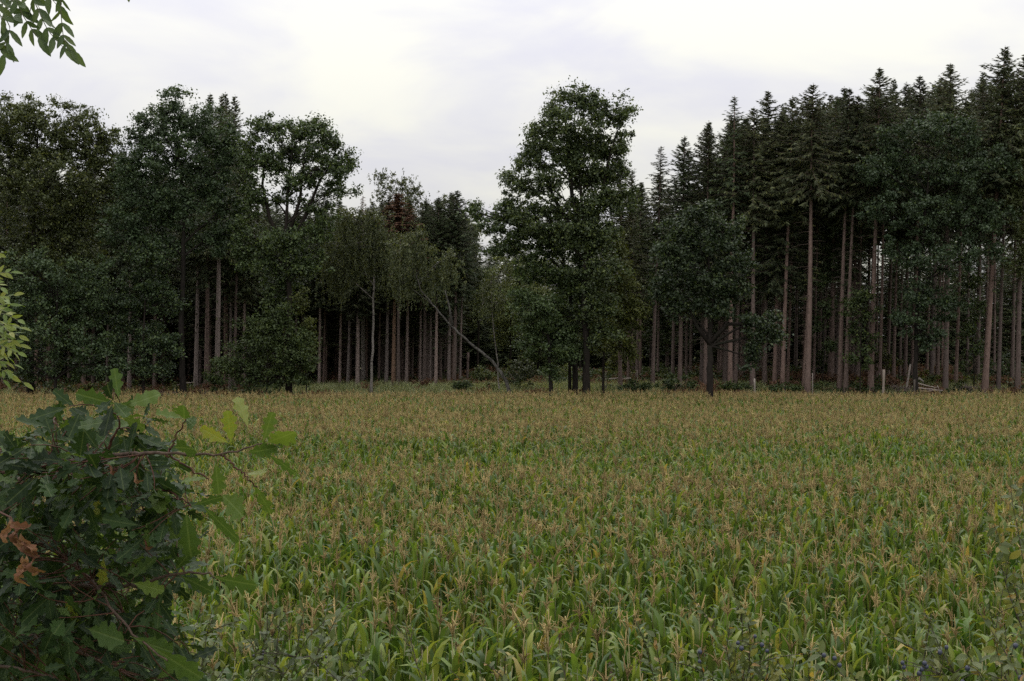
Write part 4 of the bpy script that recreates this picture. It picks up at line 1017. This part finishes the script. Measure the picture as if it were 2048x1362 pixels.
OAK = leaf_set('oak_leaf', OAKG, 'oak_leaf'); OAK_LIT = leaf_set('lit_oak_leaf', OAKG, 'oak_leaf_lit'); OAKY = leaf_set('yellow_oak_leaf', OAKG[:4], 'oak_leaf_yellow')
def dead_geo(k):
    V, F, l = lobed_leaf(40 + k); V = V.copy(); r = np.random.default_rng(k)
    y = V[:, 1]; x = V[:, 0]; cu = r.uniform(5.5, 8.5); tw = r.uniform(-1.2, 1.2) * x
    yy = np.sin(y * cu) / cu * 0.9; zz = (1 - np.cos(y * cu)) / cu * 1.3 + 0.10 * np.sin(x * 9 + k * 2) + r.normal(0, 0.018, len(V))
    bx = x * 0.9; V = np.stack([bx - 0.12 * x ** 2, yy * np.cos(tw) - zz * np.sin(tw) + 0.10 * np.sin(x * 6 + k), yy * np.sin(tw) + zz * np.cos(tw) - 0.25 * x ** 2], 1)
    return V, F, l
DEAD = leaf_set('dead_oak_leaf', [dead_geo(k) for k in range(4)], 'dead_leaf')
ASHG = [ovate_leaf(k, 0.34, 0.45, 9, 0.05) for k in range(5)]
ASH = leaf_set('ash_leaflet', ASHG, 'ash_leaf'); SAP = leaf_set('sapling_leaflet', ASHG, 'sapling_leaf')
SMALLG = [ovate_leaf(20 + k, 0.50, 0.5, 6) for k in range(5)]
PRI = leaf_set('hedge_leaf', SMALLG, 'privet_leaf'); SLO = leaf_set('blackthorn_leaf', SMALLG, 'sloe_leaf')
def frame(u, n):
    u = nrm(u); n = np.asarray(n, float); s_ = nrm(np.cross(n, u)); n = np.cross(u, s_)
    return np.stack([u, s_, n], 1)
def place_leaves(root, leaves, limit=300, partname='leaf', rest_mat=None, rest_name='foliage', keep=0):
    """leaves: list of (meshset, k, pos, u, n, size); the largest in view are parts, the rest one stuff part"""
    o0 = np.array(root.location)
    first, leaves = leaves[:keep], leaves[keep:]
    leaves = first + sorted(leaves, key=lambda l: (l[2][1] / l[5]) + (50 if not in_view(l[2]) else 0))
    for (ms, k, p, u, n, s_) in leaves[:limit]:
        g, me = ms[k % len(ms)]
        R = frame(u, n) * s_
        m = Matrix(((*R[0], p[0] - o0[0]), (*R[1], p[1] - o0[1]), (*R[2], p[2] - o0[2]), (0, 0, 0, 1)))
        o = obj(partname, me, root); o.matrix_local = m
    rest = leaves[limit:]
    if rest:
        r = np.random.default_rng(5); Vs, Fs, Ls, ti = [], [], [], []; n0 = 0
        for (ms, k, p, u, n, s_) in rest:
            g = ms[k % len(ms)][0]; R = frame(u, n) * s_
            Vs.append(g[0] @ R.T + (np.array(p) - o0)); Fs.append(g[1] + n0); n0 += len(g[0]); Ls.append(g[2]); ti += [r.uniform()] * len(g[1])
        o = obj(rest_name, mesh_from(rest_name, np.concatenate(Vs), np.concatenate(Fs), M[rest_mat], tint=ti, smooth=True, luv=np.concatenate(Ls)), root)
        o['kind'] = 'stuff'
def in_view(p):
    return abs(p[0] / p[1]) < 0.315 and abs((p[2] - CAM_Z) / p[1]) < 0.212
def interp(pts, n):
    pts = np.array(pts, float); t = np.linspace(0, len(pts) - 1, n); i = np.arange(len(pts))
    # catmull-rom
    out = []
    for tt in t:
        k = min(int(tt), len(pts) - 2); f = tt - k
        p0 = pts[max(k - 1, 0)]; p1 = pts[k]; p2 = pts[k + 1]; p3 = pts[min(k + 2, len(pts) - 1)]
        out.append(0.5 * ((2 * p1) + (p2 - p0) * f + (2 * p0 - 5 * p1 + 4 * p2 - p3) * f ** 2 + (3 * p1 - p0 - 3 * p2 + p3) * f ** 3))
    return np.array(out)
def inside(px, py, poly):
    c = False; j = len(poly) - 1
    for i in range(len(poly)):
        xi, yi = poly[i]; xj, yj = poly[j]
        if (yi > py) != (yj > py) and px < (xj - xi) * (py - yi) / (yj - yi) + xi: c = not c
        j = i
    return c

def build_oak_shrub():
    r = np.random.default_rng(42)
    base = np.array([-1.62, 3.0 * K, 0.0]); base[2] = float(gz(base[0], base[1])) - 0.03
    root = thing('oak_shrub', 'dark lobed leaved oak branches close to the camera at lower left', 'shrub', tuple(base))
    mb, mr = MB(), MB()
    leader = interp([base, base + [0.05, -0.05, 0.6], base + [0.12, -0.1, 1.2], base + [0.1, -0.1, 1.75]], 12)
    mb.tube(leader - base, np.linspace(0.035, 0.010, 12), 8)
    B = [
        [(-90, 1030, 2.9), (67, 945, 2.65), (150, 922, 2.55), (252, 909, 2.48), (330, 906, 2.42), (430, 909, 2.40), (525, 887, 2.40)],
        [(-100, 1120, 2.9), (60, 1165, 2.7), (165, 1172, 2.6), (265, 1171, 2.5), (350, 1148, 2.46), (420, 1150, 2.44), (495, 1176, 2.42)],
        [(-90, 1060, 2.85), (60, 1080, 2.7), (165, 1140, 2.55), (250, 1253, 2.42), (335, 1322, 2.35)],
        [(150, 922, 2.55), (210, 905, 2.53), (235, 850, 2.52), (238, 800, 2.52)],
        [(67, 945, 2.65), (215, 934, 2.55), (310, 972, 2.5), (360, 997, 2.48), (382, 1012, 2.47)],
        [(-90, 920, 3.0), (0, 905, 2.9), (60, 880, 2.85), (110, 835, 2.8)],
        [(-90, 1250, 2.75), (60, 1270, 2.6), (150, 1300, 2.5), (240, 1340, 2.42)],
        [(-90, 1150, 3.1), (60, 1075, 3.0), (180, 1050, 2.9), (300, 1065, 2.82)],
        [(-90, 1330, 2.6), (60, 1340, 2.5), (180, 1390, 2.4)],
        [(335, 905, 2.42), (352, 875, 2.42), (372, 838, 2.42)],
        [(330, 907, 2.42), (370, 930, 2.41), (418, 958, 2.40)],
        [(440, 910, 2.4), (470, 932, 2.39), (490, 948, 2.39), (515, 975, 2.39)],
        [(-90, 1000, 3.2), (60, 990, 3.1), (200, 1000, 3.0), (300, 1030, 2.95)],
        [(-90, 1200, 3.2), (80, 1210, 3.1), (220, 1220, 3.0), (310, 1230, 2.95)],
    ]
    rad = [0.0075, 0.006, 0.0055, 0.004, 0.0035, 0.006, 0.006, 0.005, 0.005, 0.0022, 0.0022, 0.002, 0.005, 0.005]
    W_ = []
    for k, b in enumerate(B):
        p = interp([P(*q) for q in b], 6 * len(b))
        if b[0][0] < -80:            # joins the leader outside the frame
            j = int(np.argmin(np.abs(leader[:, 2] - p[0][2] + 0.15))); p = np.vstack([leader[j][None], p])
        p[1:-1] += r.normal(0, 0.002, (len(p) - 2, 3))
        (mr if rad[k] < 0.0045 else mb).tube(p - base, np.linspace(rad[k], 0.0014, len(p)), 6, cap=False)
        W_.append(p)
    L = []
    # leaves that can be named one by one: base px -> tip px
    E = [((372, 1015), (378, 1112), 2.44, 0.1, OAK_LIT, 2), ((430, 918), (438, 985), 2.40, -0.3, OAK_LIT, 1), ((440, 985), (490, 1030), 2.40, 0.5, OAK_LIT, 5), ((400, 1005), (470, 1078), 2.42, 1.1, OAK_LIT, 3),
         ((463, 890), (455, 825), 2.40, 0.2, OAKY, 0), ((462, 888), (418, 862), 2.40, -0.4, OAKY, 1), ((497, 860), (480, 795), 2.40, 0.6, OAKY, 2), ((525, 887), (538, 838), 2.40, 0.4, OAK_LIT, 0), ((530, 886), (585, 868), 2.4, 1.2, OAK_LIT, 4),
         ((490, 905), (545, 900), 2.4, 0.9, OAK_LIT, 6), ((530, 905), (588, 938), 2.39, 1.2, OAK_LIT, 7), ((492, 948), (535, 940), 2.39, -0.7, OAKY, 3), ((505, 960), (540, 1022), 2.39, 1.0, OAK_LIT, 8),
         ((372, 838), (350, 828), 2.42, 0.6, OAK_LIT, 1), ((372, 836), (395, 848), 2.42, 0.2, OAK_LIT, 3), ((370, 840), (366, 815), 2.42, 0.9, OAK_LIT, 4), ((345, 895), (392, 893), 2.42, 1.2, OAK_LIT, 5),
         ((238, 802), (225, 762), 2.5, 0.1, OAK_LIT, 0), ((238, 805), (268, 822), 2.5, 0.4, OAK_LIT, 2), ((238, 810), (160, 790), 2.5, -0.4, OAK_LIT, 6), ((240, 815), (315, 790), 2.52, -0.2, OAK_LIT, 8), ((238, 830), (290, 850), 2.5, 0.7, OAK_LIT, 7), ((236, 840), (160, 850), 2.5, 0.5, OAK_LIT, 3),
         ((420, 958), (365, 955), 2.41, 0.8, OAK_LIT, 2), ((382, 1012), (440, 990), 2.45, 1.1, OAK_LIT, 7), ((330, 990), (322, 1055), 2.48, 0.4, OAK_LIT, 8), ((310, 965), (320, 1020), 2.49, -0.2, OAK_LIT, 4),
         ((420, 1150), (500, 1175), 2.43, 1.0, OAK_LIT, 6), ((355, 1148), (420, 1180), 2.45, 0.8, OAK_LIT, 8), ((262, 1165), (325, 1180), 2.45, 0.3, OAK_LIT, 0), ((262, 1160), (305, 1120), 2.46, -0.3, OAK_LIT, 1), ((350, 1140), (380, 1110), 2.46, 1.0, OAK_LIT, 3),
         ((135, 920), (178, 970), 2.5, 0.1, OAK_LIT, 7), ((140, 975), (110, 1010), 2.55, 0.2, OAK_LIT, 2), ((150, 950), (130, 1020), 2.55, -0.2, OAK_LIT, 5), ((225, 970), (195, 1015), 2.5, 0.1, OAKY, 0), ((208, 1110), (205, 1165), 2.5, 0.2, OAKY, 1),
         ((260, 1272), (340, 1305), 2.38, 0.3, OAK_LIT, 2), ((300, 1290), (395, 1355), 2.36, 0.5, OAK_LIT, 1), ((130, 1190), (145, 1245), 2.48, 0.5, OAKY, 2), ((170, 1255), (240, 1280), 2.45, 0.3, OAK_LIT, 4), ((-10, 1260), (35, 1280), 2.5, 0.1, OAK_LIT, 6)]
    for (b_, t_, Y, roll, ms, k) in E:
        p0 = P(*b_, Y); p1 = P(*t_, Y - 0.02 + 0.04 * math.sin(k)); u = p1 - p0; ln = np.linalg.norm(u)
        true = max(ln, 0.062) if ln < 0.062 else ln
        if true > ln: u = u + np.array([0, -1, 0]) * math.sqrt(true ** 2 - ln ** 2) * (0.8 if k % 2 else -0.8)
        n0 = np.array([0, -1.0, 0.35]); s_ = np.cross(nrm(u), n0); n = n0 * math.cos(roll) + s_ * math.sin(roll)
        L.append((ms, k, p0, u, n, true * 1.08))
    for (b_, t_, k) in [((18, 1035), (8, 1075), 0), ((30, 1040), (42, 1085), 1), ((44, 1075), (64, 1120), 2), ((48, 1105), (62, 1165), 3), ((52, 1105), (38, 1155), 0), ((60, 1100), (78, 1140), 1), ((12, 1036), (50, 1058), 2), ((45, 1060), (58, 1110), 3), ((36, 1050), (30, 1092), 2), ((50, 1120), (48, 1168), 1)]:
        p0 = P(*b_, 2.2); p1 = P(*t_, 2.19); L.append((DEAD, k, p0, p1 - p0, np.array([0.3 * math.sin(k * 2), -1, 0.3]), 0.056))
    mr.tube(np.array([P(-90, 1010, 2.8), P(-20, 1015, 2.5), P(22, 1035, 2.21), P(45, 1105, 2.2)]) - base, [0.004, 0.003, 0.0018, 0.0012], 4, cap=False)
    for (b_, t_) in [((212, 930), (240, 945)), ((262, 945), (275, 955)), ((282, 1080), (300, 1090))]:
        p0 = P(*b_, 2.42); p1 = P(*t_, 2.42); L.append((DEAD, 1, p0, p1 - p0, np.array([0.2, -1, 0.5]), 0.035))
    n_keep = len(L)
    poly = [(-60, 880), (0, 900), (45, 850), (110, 832), (150, 800), (250, 775), (300, 800), (320, 850), (330, 890), (345, 930), (375, 970), (385, 1010), (370, 1060), (350, 1100), (395, 1140), (330, 1180), (350, 1235), (385, 1300), (400, 1380), (-60, 1380)]
    mids = np.concatenate(W_[:9] + W_[12:])
    nr = 0
    while nr < 520:
        px, py = r.uniform(-60, 400), r.uniform(775, 1385)
        if not inside(px, py, poly): continue
        if px > 200 and py < 900 and r.uniform() < 0.55: continue
        Y = r.uniform(2.4, 2.75) if r.uniform() < 0.5 else r.uniform(2.75, 3.4)
        q = P(px, py, Y); d = np.linalg.norm(mids - q, axis=1); j = int(np.argmin(d + r.uniform(0, 0.05, len(d)))); st = mids[j]
        tw = bez(st, (st + q) / 2 + r.normal(0, 0.02, 3), q, 5)
        mr.tube(tw - base, np.linspace(0.0015, 0.0009, 5), 4, cap=False)
        td = nrm(q - st + np.array([0.25, -0.1, 0.15]) * 0.05)
        m = int(r.integers(3, 7))
        for i in range(m):
            a = i * 2.4 + r.uniform(0, 1)
            e1 = nrm(np.cross(td, [0.1, 0.3, 1])); e2 = np.cross(td, e1)
            sp = r.uniform(0.6, 1.4)
            u = nrm(td * math.cos(sp) + (e1 * math.cos(a) + e2 * math.sin(a)) * math.sin(sp) + np.array([0, 0, -0.30]))
            n = nrm(np.array([0, -0.30, 0.8]) + r.normal(0, 0.42, 3))
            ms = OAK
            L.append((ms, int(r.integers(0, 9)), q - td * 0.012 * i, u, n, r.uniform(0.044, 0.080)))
        nr += 1
    obj('stem', mb.mesh('oak_shrub_stem', M['twig_bark']), root); obj('twigs', mr.mesh('oak_shrub_twigs', M['red_twig']), root)['kind'] = 'stuff'
    place_leaves(root, L, 300, 'leaf', 'oak_leaf', keep=n_keep)
build_oak_shrub()

def compound(L, mb, base, pts, ms, size, pairs, r, face=(0, -1, 0.3), term=True, droop=0.35):
    p = interp(pts, 14); mb.tube(p - base, np.linspace(0.0018, 0.0008, 14), 4, cap=False)
    for i in range(pairs):
        t = 0.22 + 0.72 * i / max(1, pairs); j = t * 13; k = int(j); q = p[k] + (p[min(k + 1, 13)] - p[k]) * (j - k); td = nrm(p[min(k + 1, 13)] - p[max(k - 1, 0)])
        n0 = nrm(np.array(face) + r.normal(0, 0.25, 3)); sd_ = nrm(np.cross(td, n0))
        for sg in (-1, 1):
            u = nrm(td * 0.75 + sd_ * sg * r.uniform(0.55, 0.95) + np.array([0, 0, -droop]) + r.normal(0, 0.12, 3))
            L.append((ms, int(r.integers(0, 5)), q, u, nrm(n0 + r.normal(0, 0.35, 3)), size * r.uniform(0.8, 1.15)))
    if term:
        L.append((ms, 0, p[-1], p[-1] - p[-2], nrm(np.array(face) + r.normal(0, 0.2, 3)), size * 1.15))
def build_ash():
    r = np.random.default_rng(8); Y = 3.3
    base = np.array([-2.35, 3.9 * K, 0.0]); base[2] = float(gz(base[0], base[1])) - 0.03
    root = thing('ash_tree', 'ash boughs with hanging pinnate leaves in the top left corner', 'tree', tuple(base))
    mb, mt = MB(), MB(); L = []
    tp = interp([base, base + [0.03, 0, 1.2], base + [0.05, -0.05, 2.4], base + [0.12, -0.15, 3.3]], 14)
    mb.tube(tp - base, np.linspace(0.05, 0.022, 14), 9)
    bough = interp([tp[10], P(-230, -60, 3.6), P(-60, -95, 3.4), P(80, -70, Y), P(180, -62, Y), P(245, -45, Y)], 26)
    mb.tube(bough - base, np.linspace(0.018, 0.004, 26), 6)
    def b(i): return bough[i]
    R_ = [([(95, -68, Y), (118, -10, Y), (122, 40, Y), (128, 90, Y), (142, 112, Y)], 6), ([(50, -72, Y), (62, -5, Y), (78, 35, Y), (98, 75, Y), (128, 108, Y)], 6),
          ([(10, -80, Y + .05), (25, -10, Y), (42, 35, Y), (60, 65, Y), (76, 88, Y)], 5), ([(-60, -90, Y + .1), (-20, 20, Y), (18, 60, Y), (13, 95, Y), (8, 120, Y)], 4),
          ([(-20, -85, Y + .1), (-15, -5, Y + .1), (12, 25, Y + .05), (30, 42, Y)], 4), ([(40, -74, Y + .1), (60, -30, Y + .12), (90, -5, Y + .1), (112, 20, Y + .1)], 4),
          ([(-60, -90, Y), (-40, -20, Y), (-10, 10, Y), (5, 60, Y)], 4), ([(0, -80, Y), (30, -30, Y + .1), (60, 0, Y + .15), (80, 30, Y + .15)], 4),
          ([(215, -65, Y), (240, -62, Y), (248, -52, Y), (252, -28, Y)], 1), ([(-90, -90, Y), (-60, 40, Y), (-25, 90, Y), (0, 110, Y)], 4), ([(60, -72, Y), (40, -40, Y), (20, 5, Y + .1), (40, 20, Y)], 4)]
    for k, (pts, pr) in enumerate(R_):
        q = [P(v[0], v[1] - 12, v[2]) for v in pts]; q[0] = bough[int(np.argmin(np.linalg.norm(bough - q[0], axis=1)))]
        compound(L, mt, base, q, ASH, 0.051, pr, r)
    obj('trunk', mb.mesh('ash_trunk', M['ash_twig']), root); obj('leaf_stalks', mt.mesh('ash_leaf_stalks', M['ash_twig']), root)['kind'] = 'stuff'
    place_leaves(root, L, 300, 'leaflet', 'ash_leaf')
build_ash()
def build_sapling():
    r = np.random.default_rng(9); Y = 4.3
    base = P(-70, 900, 4.4); base[2] = float(gz(base[0], base[1])) - 0.03
    root = thing('ash_sapling', 'bright yellow green ash sapling peeking in at the left edge', 'sapling', tuple(base))
    mb, mt = MB(), MB(); L = []
    st = interp([base, P(-75, 1000, 4.4), P(-60, 800, 4.35), P(-40, 640, 4.3), P(-30, 520, 4.3)], 20)
    mb.tube(st - base, np.linspace(0.012, 0.004, 20), 7)
    for (y0, tx, ty, pr) in [(560, 12, 505, 3), (600, 30, 545, 4), (640, 36, 590, 4), (655, 42, 610, 4), (660, 44, 640, 5), (670, 48, 655, 5), (690, 46, 672, 5), (700, 46, 690, 5), (715, 44, 705, 5), (735, 36, 730, 4), (745, 30, 752, 4), (680, 30, 650, 4), (650, 24, 625, 4), (760, 55, 765, 3), (700, 20, 740, 4), (600, 10, 575, 4), (630, 18, 600, 4), (665, 30, 680, 5), (690, 34, 705, 5), (720, 24, 715, 5), (735, 14, 760, 4), (640, 28, 665, 4)]:
        a = st[int(np.argmin(np.abs(st[:, 2] - P(0, y0, 4.3)[2])))]; e = P(tx - 8, ty, Y + r.uniform(-0.25, 0.2))
        compound(L, mt, base, [a, (a + e) / 2 + [0, 0, 0.03], e], SAP, 0.039, pr, r, face=(0, -0.7, 0.7), droop=0.25)
    obj('stem', mb.mesh('sapling_stem', M['ash_twig']), root); obj('leaf_stalks', mt.mesh('sapling_leaf_stalks', M['ash_twig']), root)['kind'] = 'stuff'
    place_leaves(root, L, 300, 'leaflet', 'sapling_leaf')
build_sapling()

def uv_ball(r0, seg=8, rings=6):
    mb = MB(); th = np.linspace(0.15, math.pi - 0.15, rings)
    mb.tube(np.stack([0 * th, 0 * th, -np.cos(th) * r0], 1), np.sin(th) * r0, seg); return mb
SLOE_ME = uv_ball(0.0052).mesh('sloe', M['sloe']); BLACK_ME = uv_ball(0.0042, 7, 5).mesh('black_berry', M['black_berry'])
def build_hedge(name, label, base, targets, ms, rest, leaf_len, bark, n_side, seed, berries=(), berry=None, auto_berry=0, limit=300, leaf_from=0.3, spread=0.25, cat='shrub', side_len=0.16, step=0.016):
    r = np.random.default_rng(seed); b0 = np.array(base, float) * [1, K, 1]; b0[2] = float(gz(b0[0], b0[1])) - 0.03
    root = thing(name, label, cat, tuple(b0)); mb = MB(); L = []; tips = []; mids = []
    for t in targets:
        e = P(*t); s0 = b0 + np.array([r.normal(0, spread * 0.3), r.normal(0, spread * 0.3), 0]); s0[2] = float(gz(s0[0], s0[1])) - 0.02
        mid = s0 * 0.45 + e * 0.55 + np.array([0, 0, 0.22 * np.linalg.norm((e - s0)[:2]) + 0.05]) + r.normal(0, 0.04, 3)
        p = bez(s0, mid, e, 22); p[2:-1] += r.normal(0, 0.004, (19, 3)); mb.tube(p - b0, np.linspace(0.0042, 0.0009, 22), 5, cap=False); mids.append(p)
        tw = [p[int(22 * leaf_from):]]
        for i in range(n_side):
            j = int(r.integers(int(22 * leaf_from), 21)); d = nrm(p[j] - p[j - 1]); o_ = nrm(r.normal(size=3)); dd = nrm(d * 0.6 + o_ * 0.8 + [0, 0, 0.25])
            ln = r.uniform(0.4, 1.2) * side_len; q = bez(p[j], p[j] + dd * ln * 0.5, p[j] + dd * ln + [0, 0, -0.02], 6); mb.tube(q - b0, np.linspace(0.0018, 0.0008, 6), 3, cap=False); tw.append(q)
        for q in tw:
            ln = np.linalg.norm(np.diff(q, axis=0), axis=1).sum(); m = max(3, int(ln / step))
            for i in range(m):
                f = (i + r.uniform(0, 1)) / m * (len(q) - 1); k = min(int(f), len(q) - 2); c = q[k] + (q[k + 1] - q[k]) * (f - k); d = nrm(q[k + 1] - q[k])
                u = nrm(d * 0.5 + r.normal(0, 0.6, 3) + [0, 0, 0.05]); n = nrm(np.array([0, -0.25, 0.8]) + r.normal(0, 0.5, 3))
                L.append((ms, int(r.integers(0, 5)), c, u, n, leaf_len * r.uniform(0.6, 1.25)))
            tips.append(q[-1])
    allp = np.concatenate(mids)
    bl = [P(x, y, Y) for x, y, Y in berries]
    for i in range(auto_berry):
        c = tips[int(r.integers(0, len(tips)))]
        for j in range(int(r.integers(3, 7))): bl.append(c + r.normal(0, 0.013, 3))
    for c in bl:
        o = obj('berry', berry, root, tuple(np.array(c) - b0 - [0, 0, 0.006])); k = r.uniform(0.85, 1.15); o.scale = (k, k, k * 1.08)
        d = np.linalg.norm(allp - c, axis=1); j = int(np.argmin(d))
        if d[j] < 0.12: mb.tube(np.array([allp[j], (allp[j] + c) / 2 + [0, 0, 0.004], c]) - b0, 0.0009, 3, cap=False)
    obj('branches', mb.mesh(name + '_branches', M[bark]), root)['kind'] = 'stuff'
    place_leaves(root, L, limit, 'leaf', rest)
r_ = np.random.default_rng(3)
build_hedge('privet_bush', 'twiggy hedge bush with black berries at the bottom left of the corn', (-1.45, 4.2, 0), [(x + r_.normal(0, 10), y + r_.normal(0, 12), 3.7 + r_.uniform(-0.4, 0.5)) for x, y in
    [(395, 1195), (430, 1225), (470, 1250), (520, 1220), (560, 1260), (600, 1235), (640, 1245), (660, 1225), (540, 1310), (600, 1320), (660, 1300), (700, 1330), (480, 1320), (430, 1300), (740, 1310), (580, 1350), (640, 1350), (500, 1280), (450, 1345), (690, 1270)]],
    PRI, 'privet_leaf', 0.030, 'thorn_bark', 12, 31, step=0.015,  berry=BLACK_ME, auto_berry=26)
sl = [(1648, 1305), (1669, 1311), (1679, 1325), (1805, 1320), (1808, 1329), (1849, 1321), (1853, 1328), (1844, 1333), (1838, 1341), (1935, 1331), (2031, 1286), (2041, 1350), (1794, 1361), (1925, 1358), (1893, 1289), (1880, 1299)]
build_hedge('blackthorn_bush', 'blackthorn twigs with blue sloes across the bottom right corner', (1.6, 3.3, 0), [(1632, 1300, 2.75), (1700, 1345, 2.7), (1800, 1330, 2.7), (1860, 1300, 2.75), (1930, 1300, 2.7), (1990, 1280, 2.8), (2040, 1260, 2.75), (2020, 1320, 2.65), (1960, 1345, 2.6), (1880, 1350, 2.65), (2050, 1340, 2.6), (1850, 1225, 2.95), (1900, 1350, 2.8)],
    SLO, 'sloe_leaf', 0.030, 'thorn_bark', 9, 32, berries=[(x, y, 2.62) for x, y in sl], berry=SLOE_ME, leaf_from=0.4, step=0.013, side_len=0.2)
sl2 = [(1510, 1268), (1524, 1285), (1534, 1297), (1400, 1299), (1399, 1318), (1476, 1281), (1483, 1292)]
build_hedge('blackthorn_bush', 'small leaved blackthorn with a few sloes at the bottom, right of centre', (0.75, 3.6, 0), [(1270, 1240, 3.1), (1310, 1265, 3.1), (1395, 1308, 3.0), (1460, 1250, 3.1), (1500, 1225, 3.15), (1540, 1270, 3.1), (1520, 1320, 3.0), (1470, 1340, 3.0), (1560, 1350, 3.0), (1420, 1350, 3.0), (1590, 1320, 3.05), (1500, 1290, 3.0), (1620, 1355, 3.0), (1480, 1210, 3.2)],
    SLO, 'sloe_leaf', 0.024, 'thorn_bark', 10, 33, berries=[(x, y, 2.98) for x, y in sl2], berry=SLOE_ME, leaf_from=0.4, step=0.010)
build_hedge('blackthorn_bush', 'sparse upright blackthorn shoots rising along the right edge', (1.95, 4.0, 0), [(1985, 1040, 3.7), (2020, 960, 3.8), (2045, 1000, 3.7), (2000, 1120, 3.6), (2040, 1140, 3.6), (1975, 1190, 3.6), (2055, 870, 3.9), (2060, 1080, 3.7)],
    SLO, 'sloe_leaf', 0.036, 'thorn_bark', 5, 34, leaf_from=0.45, step=0.022)
build_hedge('blackthorn_bush', 'few bare leaved twigs in the bottom middle of the photo', (0.1, 3.8, 0), [(810, 1255, 3.4), (1010, 1310, 3.3), (880, 1350, 3.3), (1130, 1340, 3.3), (960, 1340, 3.3), (1180, 1310, 3.4)],
    SLO, 'sloe_leaf', 0.024, 'thorn_bark', 4, 35, leaf_from=0.55, step=0.018)
